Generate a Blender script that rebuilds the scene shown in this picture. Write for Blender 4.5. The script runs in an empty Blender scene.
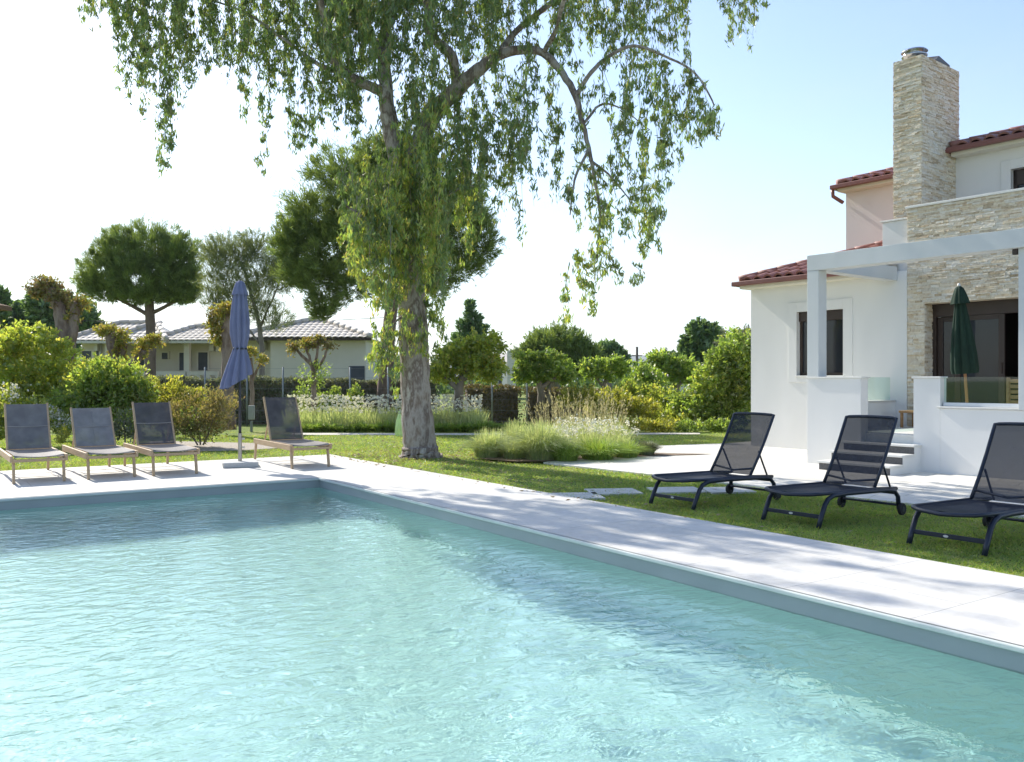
import bpy, math, random
import numpy as np
from mathutils import Vector, Matrix
R = math.radians
sc = bpy.context.scene
COL = sc.collection
rng = np.random.default_rng(11)
random.seed(5)

# ------------------------------------------------------------------ camera
H, F, CX, HY = 1.42, 870.0, 512.0, 381.0
cam_d = bpy.data.cameras.new('camera'); cam = bpy.data.objects.new('camera', cam_d)
COL.objects.link(cam)
cam.location = (0, 0, H); cam.rotation_euler = (R(90), 0, 0)
cam_d.sensor_width = 36; cam_d.lens = F/1024*36
cam_d.clip_end = 12000; cam_d.clip_start = 0.05
sc.camera = cam

def G(px, py, z=0.0):
    d = (H-z)*F/(py-HY)
    return Vector(((px-CX)/F*d, d, z))
def P3(px, py, d):
    return Vector(((px-CX)/F*d, d, H-(py-HY)/F*d))
def GD(px, d, z=0.0):
    return Vector(((px-CX)/F*d, d, z))

# ------------------------------------------------------------------ materials
def newmat(name):
    m = bpy.data.materials.new(name); m.use_nodes = True
    nt = m.node_tree; nt.nodes.clear()
    out = nt.nodes.new('ShaderNodeOutputMaterial')
    return m, nt, out
def N(nt, t, **kw):
    n = nt.nodes.new(t)
    for k, v in kw.items():
        if k.startswith('i_'):
            n.inputs[k[2:].replace('_', ' ')].default_value = v
        else:
            setattr(n, k, v)
    return n
def ramp(nt, stops, fac=None, interp='LINEAR'):
    n = nt.nodes.new('ShaderNodeValToRGB'); cr = n.color_ramp; cr.interpolation = interp
    while len(cr.elements) < len(stops): cr.elements.new(0.5)
    for e, (p, c) in zip(cr.elements, stops):
        e.position = p; e.color = (*c, 1) if len(c) == 3 else c
    if fac is not None: nt.links.new(fac, n.inputs['Fac'])
    return n
def objco(nt):
    return nt.nodes.new('ShaderNodeTexCoord').outputs['Object']

def surf(name, c1, c2=None, rough=.6, scale=4., bump=.1, bscale=40., metal=0., spec=.4, detail=6., stretch=None, dist=.02, coat=0.):
    """two-tone noisy principled surface with fine bump"""
    m, nt, out = newmat(name)
    p = N(nt, 'ShaderNodeBsdfPrincipled')
    p.inputs['Roughness'].default_value = rough; p.inputs['Metallic'].default_value = metal
    p.inputs['Specular IOR Level'].default_value = spec
    p.inputs['Coat Weight'].default_value = coat
    co = objco(nt)
    if stretch:
        mp = N(nt, 'ShaderNodeMapping'); mp.inputs['Scale'].default_value = stretch
        nt.links.new(co, mp.inputs['Vector']); co = mp.outputs['Vector']
    n1 = N(nt, 'ShaderNodeTexNoise'); n1.inputs['Scale'].default_value = scale; n1.inputs['Detail'].default_value = detail
    nt.links.new(co, n1.inputs['Vector'])
    c2 = c2 or tuple(x*.8 for x in c1)
    cr = ramp(nt, [(.3, c1), (.72, c2)], n1.outputs['Fac'])
    nt.links.new(cr.outputs['Color'], p.inputs['Base Color'])
    if bump:
        n2 = N(nt, 'ShaderNodeTexNoise'); n2.inputs['Scale'].default_value = bscale; n2.inputs['Detail'].default_value = 4
        nt.links.new(co, n2.inputs['Vector'])
        b = N(nt, 'ShaderNodeBump'); b.inputs['Strength'].default_value = bump; b.inputs['Distance'].default_value = dist
        nt.links.new(n2.outputs['Fac'], b.inputs['Height']); nt.links.new(b.outputs['Normal'], p.inputs['Normal'])
    nt.links.new(p.outputs['BSDF'], out.inputs['Surface'])
    return m

def leafmat(name, cols, trans=.45, gloss=.08, tcol=1.5, rough=.45):
    """leaf shader: colour differs leaf by leaf, diffuse + translucent + a little gloss"""
    m, nt, out = newmat(name)
    g = N(nt, 'ShaderNodeNewGeometry')
    k = len(cols)
    cr = ramp(nt, [(i/max(1, k-1), c) for i, c in enumerate(cols)], g.outputs['Random Per Island'])
    co = objco(nt)
    nz = N(nt, 'ShaderNodeTexNoise'); nz.inputs['Scale'].default_value = 1.3; nz.inputs['Detail'].default_value = 3
    nt.links.new(co, nz.inputs['Vector'])
    hv = N(nt, 'ShaderNodeHueSaturation'); hv.inputs['Saturation'].default_value = 1.0
    mr = N(nt, 'ShaderNodeMapRange'); mr.inputs['From Min'].default_value = .3; mr.inputs['From Max'].default_value = .7
    mr.inputs['To Min'].default_value = .75; mr.inputs['To Max'].default_value = 1.25
    nt.links.new(nz.outputs['Fac'], mr.inputs['Value']); nt.links.new(mr.outputs['Result'], hv.inputs['Value'])
    nt.links.new(cr.outputs['Color'], hv.inputs['Color'])
    d = N(nt, 'ShaderNodeBsdfDiffuse'); t = N(nt, 'ShaderNodeBsdfTranslucent'); gl = N(nt, 'ShaderNodeBsdfGlossy')
    gl.inputs['Roughness'].default_value = rough
    nt.links.new(hv.outputs['Color'], d.inputs['Color'])
    mu = N(nt, 'ShaderNodeMix'); mu.data_type = 'RGBA'; mu.blend_type = 'MULTIPLY'; mu.inputs[0].default_value = 1
    nt.links.new(hv.outputs['Color'], mu.inputs[6]); mu.inputs[7].default_value = (tcol*1.15, tcol*1.1, tcol*.55, 1)
    nt.links.new(mu.outputs[2], t.inputs['Color'])
    a = N(nt, 'ShaderNodeMixShader'); a.inputs[0].default_value = trans
    nt.links.new(d.outputs[0], a.inputs[1]); nt.links.new(t.outputs[0], a.inputs[2])
    b = N(nt, 'ShaderNodeMixShader'); b.inputs[0].default_value = gloss
    nt.links.new(a.outputs[0], b.inputs[1]); nt.links.new(gl.outputs[0], b.inputs[2])
    nt.links.new(b.outputs[0], out.inputs['Surface'])
    return m

def glassmat(name, tint=(.9, .97, .95), refl=.12):
    m, nt, out = newmat(name)
    lw = N(nt, 'ShaderNodeLayerWeight'); lw.inputs['Blend'].default_value = .5
    pw = N(nt, 'ShaderNodeMath'); pw.operation = 'POWER'; pw.inputs[1].default_value = 4; nt.links.new(lw.outputs['Facing'], pw.inputs[0])
    fr = N(nt, 'ShaderNodeMath'); fr.operation = 'MULTIPLY_ADD'; fr.inputs[1].default_value = .7; fr.inputs[2].default_value = .045; nt.links.new(pw.outputs[0], fr.inputs[0])
    t = N(nt, 'ShaderNodeBsdfTransparent'); t.inputs['Color'].default_value = (*tint, 1)
    g = N(nt, 'ShaderNodeBsdfGlossy'); g.inputs['Roughness'].default_value = .02
    mx = N(nt, 'ShaderNodeMixShader')
    nt.links.new(fr.outputs[0], mx.inputs[0]); nt.links.new(t.outputs[0], mx.inputs[1]); nt.links.new(g.outputs[0], mx.inputs[2])
    nt.links.new(mx.outputs[0], out.inputs['Surface'])
    return m

def sling(name, c1, c2, open_=.3, scale=(260, 260, 260), amp=.0):
    """woven mesh fabric: partly open weave"""
    m, nt, out = newmat(name)
    p = N(nt, 'ShaderNodeBsdfPrincipled'); p.inputs['Roughness'].default_value = .6; p.inputs['Specular IOR Level'].default_value = .15
    co = objco(nt)
    n = N(nt, 'ShaderNodeTexNoise'); n.inputs['Scale'].default_value = 7; n.inputs['Detail'].default_value = 8
    nt.links.new(co, n.inputs['Vector'])
    cr = ramp(nt, [(.35, c1), (.7, c2)], n.outputs['Fac'])
    n2 = N(nt, 'ShaderNodeTexNoise'); n2.inputs['Scale'].default_value = 160; n2.inputs['Detail'].default_value = 2
    nt.links.new(co, n2.inputs['Vector'])
    b = N(nt, 'ShaderNodeBump'); b.inputs['Strength'].default_value = .5; b.inputs['Distance'].default_value = .004
    nt.links.new(n2.outputs['Fac'], b.inputs['Height']); nt.links.new(b.outputs['Normal'], p.inputs['Normal'])
    nt.links.new(cr.outputs['Color'], p.inputs['Base Color'])
    t = N(nt, 'ShaderNodeBsdfTransparent')
    mx = N(nt, 'ShaderNodeMixShader'); mx.inputs[0].default_value = open_
    nt.links.new(p.outputs[0], mx.inputs[1]); nt.links.new(t.outputs[0], mx.inputs[2])
    nt.links.new(mx.outputs[0], out.inputs['Surface'])
    return m

def woodmat(name, c1, c2, axis_scale=(2, 30, 30)):
    return surf(name, c1, c2, rough=.6, scale=1.6, bump=.25, bscale=5, stretch=axis_scale, dist=.004)

def barkmat(name, cols, scale=3., stretch=(1, 1, .35), bump=.6, bscale=14):
    m, nt, out = newmat(name)
    p = N(nt, 'ShaderNodeBsdfPrincipled'); p.inputs['Roughness'].default_value = .85; p.inputs['Specular IOR Level'].default_value = .2
    co = objco(nt)
    mp = N(nt, 'ShaderNodeMapping'); mp.inputs['Scale'].default_value = stretch
    nt.links.new(co, mp.inputs['Vector'])
    n = N(nt, 'ShaderNodeTexNoise'); n.inputs['Scale'].default_value = scale; n.inputs['Detail'].default_value = 7; n.inputs['Roughness'].default_value = .62
    nt.links.new(mp.outputs[0], n.inputs['Vector'])
    k = len(cols)
    cr = ramp(nt, [(.3+.42*i/(k-1), c) for i, c in enumerate(cols)], n.outputs['Fac'])
    n2 = N(nt, 'ShaderNodeTexNoise'); n2.inputs['Scale'].default_value = bscale; n2.inputs['Detail'].default_value = 6
    nt.links.new(mp.outputs[0], n2.inputs['Vector'])
    mx = N(nt, 'ShaderNodeMix'); mx.data_type = 'RGBA'; mx.blend_type = 'OVERLAY'; mx.inputs[0].default_value = .45
    nt.links.new(cr.outputs['Color'], mx.inputs[6]); nt.links.new(n2.outputs['Color'], mx.inputs[7])
    nt.links.new(cr.outputs['Color'], p.inputs['Base Color'])
    b = N(nt, 'ShaderNodeBump'); b.inputs['Strength'].default_value = bump; b.inputs['Distance'].default_value = .04
    ad = N(nt, 'ShaderNodeMath'); ad.operation = 'ADD'
    nt.links.new(n.outputs['Fac'], ad.inputs[0]); nt.links.new(n2.outputs['Fac'], ad.inputs[1])
    nt.links.new(ad.outputs[0], b.inputs['Height']); nt.links.new(b.outputs['Normal'], p.inputs['Normal'])
    nt.links.new(p.outputs[0], out.inputs['Surface'])
    return m

def brickmat(name, cols, bw, bh, mortar=.004, mcol=(.4, .38, .34), bump=.6, rough=.8, xy=False, offset=.5, dist=.02, rot=0, noise_mix=.25, msmooth=.1, warp=None):
    """course-laid stone / paving: each unit has its own colour. Faces use x+y / z (walls) or x / y (floors)."""
    m, nt, out = newmat(name)
    p = N(nt, 'ShaderNodeBsdfPrincipled'); p.inputs['Roughness'].default_value = rough; p.inputs['Specular IOR Level'].default_value = .3
    co = objco(nt)
    if xy:
        mp = N(nt, 'ShaderNodeMapping'); mp.inputs['Rotation'].default_value = (0, 0, rot)
        nt.links.new(co, mp.inputs['Vector']); vec = mp.outputs[0]
    else:
        s = N(nt, 'ShaderNodeSeparateXYZ'); nt.links.new(co, s.inputs[0])
        ad = N(nt, 'ShaderNodeMath'); ad.operation = 'ADD'
        nt.links.new(s.outputs[0], ad.inputs[0]); nt.links.new(s.outputs[1], ad.inputs[1])
        c = N(nt, 'ShaderNodeCombineXYZ'); nt.links.new(ad.outputs[0], c.inputs[0]); nt.links.new(s.outputs[2], c.inputs[1])
        vec = c.outputs[0]
    wn = N(nt, 'ShaderNodeTexNoise'); wn.inputs['Scale'].default_value = 3.; wn.inputs['Detail'].default_value = 2
    nt.links.new(vec, wn.inputs['Vector'])
    vm = N(nt, 'ShaderNodeVectorMath'); vm.operation = 'MULTIPLY_ADD'
    nt.links.new(wn.outputs['Color'], vm.inputs[0]); vm.inputs[1].default_value = ((.006 if xy else bh*.35),)*3; nt.links.new(vec, vm.inputs[2])
    br = N(nt, 'ShaderNodeTexBrick'); br.offset = offset; br.squash = 1.0
    br.inputs['Color1'].default_value = (0, 0, 0, 1); br.inputs['Color2'].default_value = (1, 1, 1, 1); br.inputs['Mortar'].default_value = (.5, .5, .5, 1)
    br.inputs['Scale'].default_value = 1; br.inputs['Brick Width'].default_value = bw; br.inputs['Row Height'].default_value = bh
    br.inputs['Mortar Size'].default_value = mortar; br.inputs['Mortar Smooth'].default_value = msmooth
    nt.links.new(vm.outputs[0], br.inputs['Vector'])
    k = len(cols)
    cr = ramp(nt, [(i/(k-1), c) for i, c in enumerate(cols)], br.outputs['Color'])
    n2 = N(nt, 'ShaderNodeTexNoise'); n2.inputs['Scale'].default_value = 14; n2.inputs['Detail'].default_value = 6
    nt.links.new(co, n2.inputs['Vector'])
    mx = N(nt, 'ShaderNodeMix'); mx.data_type = 'RGBA'; mx.blend_type = 'OVERLAY'; mx.inputs[0].default_value = noise_mix
    nt.links.new(cr.outputs['Color'], mx.inputs[6]); nt.links.new(n2.outputs['Fac'], mx.inputs[7])
    m2 = N(nt, 'ShaderNodeMix'); m2.data_type = 'RGBA'
    nt.links.new(br.outputs['Fac'], m2.inputs[0]); nt.links.new(mx.outputs[2], m2.inputs[6]); m2.inputs[7].default_value = (*mcol, 1)
    nt.links.new(m2.outputs[2], p.inputs['Base Color'])
    # height: random per unit minus joint
    sub = N(nt, 'ShaderNodeMath'); sub.operation = 'MULTIPLY_ADD'
    nt.links.new(br.outputs['Fac'], sub.inputs[0]); sub.inputs[1].default_value = -1.2
    bwn = N(nt, 'ShaderNodeRGBToBW'); nt.links.new(br.outputs['Color'], bwn.inputs[0]); nt.links.new(bwn.outputs[0], sub.inputs[2])
    ad2 = N(nt, 'ShaderNodeMath'); ad2.operation = 'MULTIPLY_ADD'
    nt.links.new(n2.outputs['Fac'], ad2.inputs[0]); ad2.inputs[1].default_value = .5; nt.links.new(sub.outputs[0], ad2.inputs[2])
    b = N(nt, 'ShaderNodeBump'); b.inputs['Strength'].default_value = bump; b.inputs['Distance'].default_value = dist
    nt.links.new(ad2.outputs[0], b.inputs['Height']); nt.links.new(b.outputs['Normal'], p.inputs['Normal'])
    nt.links.new(p.outputs[0], out.inputs['Surface'])
    return m

# ------------------------------------------------------------------ mesh builder
class MB:
    def __init__(s): s.v = []; s.f = []; s.M = Matrix.Identity(4)
    def add(s, vs, fs):
        b = len(s.v); s.v += [s.M @ Vector(q) for q in vs]; s.f += [tuple(b+i for i in f) for f in fs]; return s
    def box(s, x0, x1, y0, y1, z0, z1):
        return s.add([(x0,y0,z0),(x1,y0,z0),(x1,y1,z0),(x0,y1,z0),(x0,y0,z1),(x1,y0,z1),(x1,y1,z1),(x0,y1,z1)],
                     [(0,3,2,1),(4,5,6,7),(0,1,5,4),(1,2,6,5),(2,3,7,6),(3,0,4,7)])
    def beam(s, a, b, w, h, up=(0,0,1)):
        """rectangular bar from a to b: w sideways, h along up"""
        a = Vector(a); b = Vector(b); d = (b-a).normalized(); up = Vector(up)
        side = d.cross(up).normalized(); u = side.cross(d).normalized()
        q = []
        for c in (a, b):
            for sx, su in ((-1,-1),(1,-1),(1,1),(-1,1)): q.append(c+side*sx*w/2+u*su*h/2)
        return s.add(q, [(0,1,2,3),(7,6,5,4),(0,4,5,1),(1,5,6,2),(2,6,7,3),(3,7,4,0)])
    def prism(s, poly, z0, z1):
        n = len(poly)
        return s.add([(x,y,z0) for x,y in poly]+[(x,y,z1) for x,y in poly],
                     [tuple(range(n-1,-1,-1)), tuple(range(n,2*n))]+[(i,(i+1)%n,n+(i+1)%n,n+i) for i in range(n)])
    def tube(s, pts, rad, n=8, cap=True, wob=0., rs=None):
        pts = [Vector(p) for p in pts]; k = len(pts)
        if not hasattr(rad, '__len__'): rad = [rad]*k
        vs = []; prev = None
        for i in range(k):
            t = (pts[min(i+1,k-1)]-pts[max(i-1,0)])
            if t.length < 1e-9: t = Vector((0,0,1))
            t.normalize()
            if prev is None:
                ref = Vector((1,0,0)) if abs(t.x) < .8 else Vector((0,1,0))
                a = t.cross(ref).normalized()
            else:
                a = (prev - t*prev.dot(t)).normalized()
            prev = a; b = t.cross(a)
            for j in range(n):
                an = 2*math.pi*j/n
                r = rad[i]*(1+(random.uniform(-wob,wob) if wob else 0))
                vs.append(pts[i]+(a*math.cos(an)+b*math.sin(an))*r)
        fs = [(i*n+j, i*n+(j+1)%n, (i+1)*n+(j+1)%n, (i+1)*n+j) for i in range(k-1) for j in range(n)]
        if cap: fs += [tuple(range(n-1,-1,-1)), tuple((k-1)*n+j for j in range(n))]
        return s.add(vs, fs)
    def lathe(s, prof, n=16, c=(0,0), flute=0., nf=8, cap=True):
        vs = []
        for r, z in prof:
            for j in range(n):
                an = 2*math.pi*j/n; rr = r*(1+flute*math.cos(nf*an))
                vs.append((c[0]+rr*math.cos(an), c[1]+rr*math.sin(an), z))
        k = len(prof)
        fs = [(i*n+j, i*n+(j+1)%n, (i+1)*n+(j+1)%n, (i+1)*n+j) for i in range(k-1) for j in range(n)]
        if cap: fs += [tuple(range(n-1,-1,-1)), tuple((k-1)*n+j for j in range(n))]
        return s.add(vs, fs)
    def build(s, name, mat, parent=None, smooth=False, bevel=0., loc=None):
        me = bpy.data.meshes.new(name); me.from_pydata([tuple(v) for v in s.v], [], s.f); me.update()
        me.materials.append(mat)
        if smooth:
            me.polygons.foreach_set('use_smooth', [True]*len(me.polygons))
        o = bpy.data.objects.new(name, me); COL.objects.link(o)
        if parent: o.parent = parent
        if loc is not None: o.location = loc
        if bevel:
            b = o.modifiers.new('edge', 'BEVEL'); b.width = bevel; b.segments = 2; b.limit_method = 'ANGLE'
        return o

def npmesh(name, verts, faces, mat, parent=None, smooth=False, loc=None):
    """fast mesh from numpy: faces (n,4) or (n,3)"""
    verts = np.asarray(verts, np.float32); faces = np.asarray(faces, np.int32)
    me = bpy.data.meshes.new(name); n, k = faces.shape
    me.vertices.add(len(verts)); me.vertices.foreach_set('co', verts.ravel())
    me.loops.add(n*k); me.loops.foreach_set('vertex_index', faces.ravel())
    me.polygons.add(n); me.polygons.foreach_set('loop_start', np.arange(0, n*k, k, dtype=np.int32))
    me.polygons.foreach_set('loop_total', np.full(n, k, np.int32))
    if smooth: me.polygons.foreach_set('use_smooth', np.ones(n, bool))
    me.update(calc_edges=True); me.validate()
    me.materials.append(mat)
    o = bpy.data.objects.new(name, me); COL.objects.link(o)
    if parent: o.parent = parent
    if loc is not None: o.location = loc
    return o

def tag(o, label=None, cat=None, group=None, kind=None):
    if label: o['label'] = label
    if cat: o['category'] = cat
    if group: o['group'] = group
    if kind: o['kind'] = kind
    return o
def empty(name, loc=(0,0,0), rz=0., label=None, cat=None, group=None):
    o = bpy.data.objects.new(name, None); COL.objects.link(o)
    o.location = loc; o.rotation_euler = (0,0,rz); o.empty_display_size = .2
    return tag(o, label, cat, group)
def kids(o): return [c for c in bpy.data.objects if c.parent == o]
def copy_tree(o, parent=None):
    c = o.copy(); COL.objects.link(c)
    if parent: c.parent = parent
    for ch in kids(o): copy_tree(ch, c)
    return c

# ------------------------------------------------------------------ foliage builders
def unit(v): return v/np.maximum(np.linalg.norm(v, axis=-1, keepdims=True), 1e-9)
def leaves(cent, direc, length, width, fold=.25, jit=.35):
    """one folded lozenge per leaf: returns verts, faces(quads)"""
    n = len(cent); d = unit(direc + rng.normal(0, jit, (n,3)))
    s = unit(np.cross(d, rng.normal(0, 1, (n,3)))); nn = np.cross(d, s)
    L = np.asarray(length).reshape(-1,1)*np.ones((n,1)); W = np.asarray(width).reshape(-1,1)*np.ones((n,1))
    base = cent - d*L*.5
    v = np.stack([base, base+d*L*.45+s*W*.5+nn*W*fold, base+d*L, base+d*L*.45-s*W*.5+nn*W*fold], 1).reshape(-1,3)
    f = np.arange(4*n).reshape(n,4)
    return v, f
def blades(base, tip, width, bend=None):
    """grass blades: narrow quads+tip; base/tip arrays"""
    n = len(base); d = tip-base
    s = unit(np.cross(d, rng.normal(0,1,(n,3))))*np.asarray(width).reshape(-1,1)*.5
    mid = base+d*.55
    if bend is not None: mid = mid+bend
    v = np.stack([base-s, base+s, mid+s*.8, mid-s*.8, tip+s*.12, tip-s*.12], 1).reshape(-1,3)
    i = np.arange(n)[:,None]*6
    f = np.concatenate([i+np.array([[0,1,2,3]]), i+np.array([[3,2,4,5]])])
    return v, f
def inball(n):
    p = unit(rng.normal(0,1,(n,3)))*rng.random((n,1))**(1/3); return p
def join(parts):
    vs, fs, b = [], [], 0
    for v, f in parts:
        vs.append(v); fs.append(f+b); b += len(v)
    return np.concatenate(vs), np.concatenate(fs)
def clump_points(center, rad, nclump, nleaf, crad, shell=.55, flat=1., seed=None):
    """leaf positions gathered in clumps spread over an ellipsoid's outer volume; returns points & outward dirs"""
    c = unit(rng.normal(0,1,(nclump,3)))*(shell+(1-shell)*rng.random((nclump,1)))
    c = c*np.array(rad)*(1+rng.normal(0,.09,(nclump,1)))
    w = rng.random(nclump)+.35; w /= w.sum()
    idx = rng.choice(nclump, nleaf, p=w)
    sz = crad*(.55+.9*rng.random(nclump))
    off = unit(rng.normal(0,1,(nleaf,3)))*rng.random((nleaf,1))**.45*sz[idx][:,None]
    off[:,2] *= flat
    p = c[idx]+off
    out = unit(off+c[idx]*.25)
    return p+np.array(center), out
# ------------------------------------------------------------------ world, sun
SUN_AZ, SUN_EL = R(41.5), R(38)       # azimuth to the left of the view direction
w = bpy.data.worlds.new('World'); sc.world = w; w.use_nodes = True
nt = w.node_tree; nt.nodes.clear()
sky = nt.nodes.new('ShaderNodeTexSky'); sky.sky_type = 'NISHITA'; sky.sun_disc = False
sky.sun_elevation = SUN_EL; sky.sun_rotation = -SUN_AZ; sky.air_density = 1.0; sky.dust_density = .7; sky.ozone_density = 1.2; sky.altitude = 20
bg = nt.nodes.new('ShaderNodeBackground'); bg.inputs['Strength'].default_value = .138
wo = nt.nodes.new('ShaderNodeOutputWorld')
hs = nt.nodes.new('ShaderNodeHueSaturation'); hs.inputs['Saturation'].default_value = 1.0; hs.inputs['Hue'].default_value = .505; hs.inputs['Value'].default_value = 1.0
nt.links.new(sky.outputs[0], hs.inputs['Color'])
# faint cloud noise, plus haze painted in as a white gradient near the horizon
tc = nt.nodes.new('ShaderNodeTexCoord'); sx_ = nt.nodes.new('ShaderNodeSeparateXYZ'); nt.links.new(tc.outputs['Generated'], sx_.inputs[0])
mpv = nt.nodes.new('ShaderNodeMapping'); mpv.inputs['Scale'].default_value = (1,1,3.2); nt.links.new(tc.outputs['Generated'], mpv.inputs['Vector'])
cn = nt.nodes.new('ShaderNodeTexNoise'); cn.inputs['Scale'].default_value = 4.5; cn.inputs['Detail'].default_value = 8; cn.inputs['Roughness'].default_value = .6; nt.links.new(mpv.outputs[0], cn.inputs['Vector'])
c1 = nt.nodes.new('ShaderNodeMapRange'); c1.inputs['From Min'].default_value = .42; c1.inputs['From Max'].default_value = .78; c1.inputs['To Max'].default_value = .55; nt.links.new(cn.outputs['Fac'], c1.inputs['Value'])
c2 = nt.nodes.new('ShaderNodeMapRange'); c2.inputs['From Min'].default_value = .05; c2.inputs['From Max'].default_value = .42; c2.inputs['To Min'].default_value = 1.; c2.inputs['To Max'].default_value = .05; nt.links.new(sx_.outputs[2], c2.inputs['Value'])
c3 = nt.nodes.new('ShaderNodeMath'); c3.operation = 'MULTIPLY'; nt.links.new(c1.outputs[0], c3.inputs[0]); nt.links.new(c2.outputs[0], c3.inputs[1])
c4 = nt.nodes.new('ShaderNodeMapRange'); c4.inputs['From Min'].default_value = 0; c4.inputs['From Max'].default_value = .30; c4.inputs['To Min'].default_value = .42; c4.inputs['To Max'].default_value = .0; nt.links.new(sx_.outputs[2], c4.inputs['Value'])
c5 = nt.nodes.new('ShaderNodeMath'); c5.operation = 'MAXIMUM'; nt.links.new(c3.outputs[0], c5.inputs[0]); nt.links.new(c4.outputs[0], c5.inputs[1])
vm_ = nt.nodes.new('ShaderNodeMix'); vm_.data_type = 'RGBA'; nt.links.new(c5.outputs[0], vm_.inputs[0]); nt.links.new(hs.outputs[0], vm_.inputs[6]); vm_.inputs[7].default_value = (2.9,3.3,3.75,1)
nt.links.new(vm_.outputs[2], bg.inputs[0]); nt.links.new(bg.outputs[0], wo.inputs[0])
sl = bpy.data.lights.new('sun', 'SUN'); sl.energy = 3.8; sl.angle = R(.53); sl.color = (1, .945, .85)
so = bpy.data.objects.new('sun', sl); COL.objects.link(so)
sdir = Vector((-math.sin(SUN_AZ)*math.cos(SUN_EL), math.cos(SUN_AZ)*math.cos(SUN_EL), math.sin(SUN_EL)))
so.rotation_euler = sdir.to_track_quat('Z', 'Y').to_euler(); so.location = sdir*60
sc.view_settings.view_transform = 'Standard'; sc.view_settings.look = 'None'
sc.view_settings.gamma = 1; sc.view_settings.exposure = .92
sc.view_settings.use_curve_mapping = False
cy = sc.cycles
sc.render.engine = 'CYCLES'
cy.use_denoising = True
try: cy.denoiser = 'OPENIMAGEDENOISE'
except Exception: pass
cy.max_bounces = 10; cy.transparent_max_bounces = 16; cy.diffuse_bounces = 4; cy.glossy_bounces = 4; cy.transmission_bounces = 8
cy.sample_clamp_indirect = 6; cy.caustics_reflective = False; cy.caustics_refractive = True
cy.blur_glossy = 0.0

# ------------------------------------------------------------------ pool frame: local x = across (to the right), y = away
PA = R(34.4); PC = G(319.5, 477.7)
pool_rot = PA                                  # rotate local +Y (0,1) onto (-sin,cos)
PM = Matrix.Translation((PC.x, PC.y, 0)) @ Matrix.Rotation(pool_rot, 4, 'Z')
PMi = PM.inverted()
PW, PL = 6.0, 11.0                             # pool: x -PW..0, y -PL..0
DX, DY = 1.72, 3.72                            # deck to the right / beyond
WZ = -.14

M = {}
M['deck'] = brickmat('deck_stone', [(.58,.56,.515), (.63,.61,.565), (.60,.58,.535)], 1.2, 0.92, mortar=.0035, mcol=(.34,.33,.31), bump=.15, xy=True, rough=.7, dist=.004, noise_mix=.25)
M['coping'] = surf('coping_stone', (.6,.63,.6), (.52,.56,.53), rough=.6, scale=3, bump=.1)
M['liner'] = surf('pool_liner', (.62,.815,.765), (.58,.775,.73), rough=.5, scale=2, bump=.03, bscale=60)
M['patio'] = brickmat('patio_paving', [(.66,.63,.56), (.74,.71,.64), (.6,.57,.5), (.7,.68,.62)], .62, .41, mortar=.008, mcol=(.5,.48,.42), bump=.3, xy=True, rot=R(38), rough=.85, dist=.006)
M['gravel'] = surf('pebble', (.5,.45,.38), (.34,.29,.23), rough=.9, scale=38, bump=.8, bscale=60, dist=.03)
M['mulch'] = surf('mulch', (.30,.22,.15), (.17,.12,.08), rough=.95, scale=30, bump=.9, bscale=50, dist=.03)
M['path'] = surf('path_concrete', (.6,.57,.5), (.5,.47,.41), rough=.85, scale=5, bump=.2)

def lawnmat():
    m, nt, out = newmat('lawn')
    p = N(nt, 'ShaderNodeBsdfPrincipled'); p.inputs['Roughness'].default_value = .9; p.inputs['Specular IOR Level'].default_value = .138
    co = objco(nt)
    a = N(nt, 'ShaderNodeTexNoise'); a.inputs['Scale'].default_value = .55; a.inputs['Detail'].default_value = 8; a.inputs['Roughness'].default_value = .65
    b = N(nt, 'ShaderNodeTexNoise'); b.inputs['Scale'].default_value = 22; b.inputs['Detail'].default_value = 6
    nt.links.new(co, a.inputs[0]); nt.links.new(co, b.inputs[0])
    c1 = ramp(nt, [(.34, (.15,.235,.045)), (.5, (.24,.31,.075)), (.66, (.37,.35,.13))], a.outputs['Fac'])
    c2 = ramp(nt, [(.3, (.35,.35,.3)), (.6, (.9,.9,.9)), (.8, (1,.95,.85))], b.outputs['Fac'])
    mx = N(nt, 'ShaderNodeMix'); mx.data_type = 'RGBA'; mx.blend_type = 'MULTIPLY'; mx.inputs[0].default_value = .8
    nt.links.new(c1.outputs[0], mx.inputs[6]); nt.links.new(c2.outputs[0], mx.inputs[7])
    nt.links.new(mx.outputs[2], p.inputs['Base Color'])
    bp = N(nt, 'ShaderNodeBump'); bp.inputs['Strength'].default_value = .9; bp.inputs['Distance'].default_value = .05
    nt.links.new(b.outputs['Fac'], bp.inputs['Height']); nt.links.new(bp.outputs[0], p.inputs['Normal'])
    nt.links.new(p.outputs[0], out.inputs[0]); return m
M['lawn'] = lawnmat()

def ring(inner, outer, z):
    """4 quads between two rectangles (x0,x1,y0,y1)"""
    a0,a1,b0,b1 = inner; c0,c1,d0,d1 = outer
    v = [(a0,b0,z),(a1,b0,z),(a1,b1,z),(a0,b1,z),(c0,d0,z),(c1,d0,z),(c1,d1,z),(c0,d1,z)]
    return v, [(4,5,1,0),(5,6,2,1),(6,7,3,2),(7,4,0,3)]
mb = MB(); mb.M = PM
mb.add(*ring((-PW-1.5, DX-.25, -PL-2.2, DY-.25), (-9000,9000,-9000,9000), -.03))
tag(mb.build('lawn', M['lawn']), kind='structure')

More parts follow.
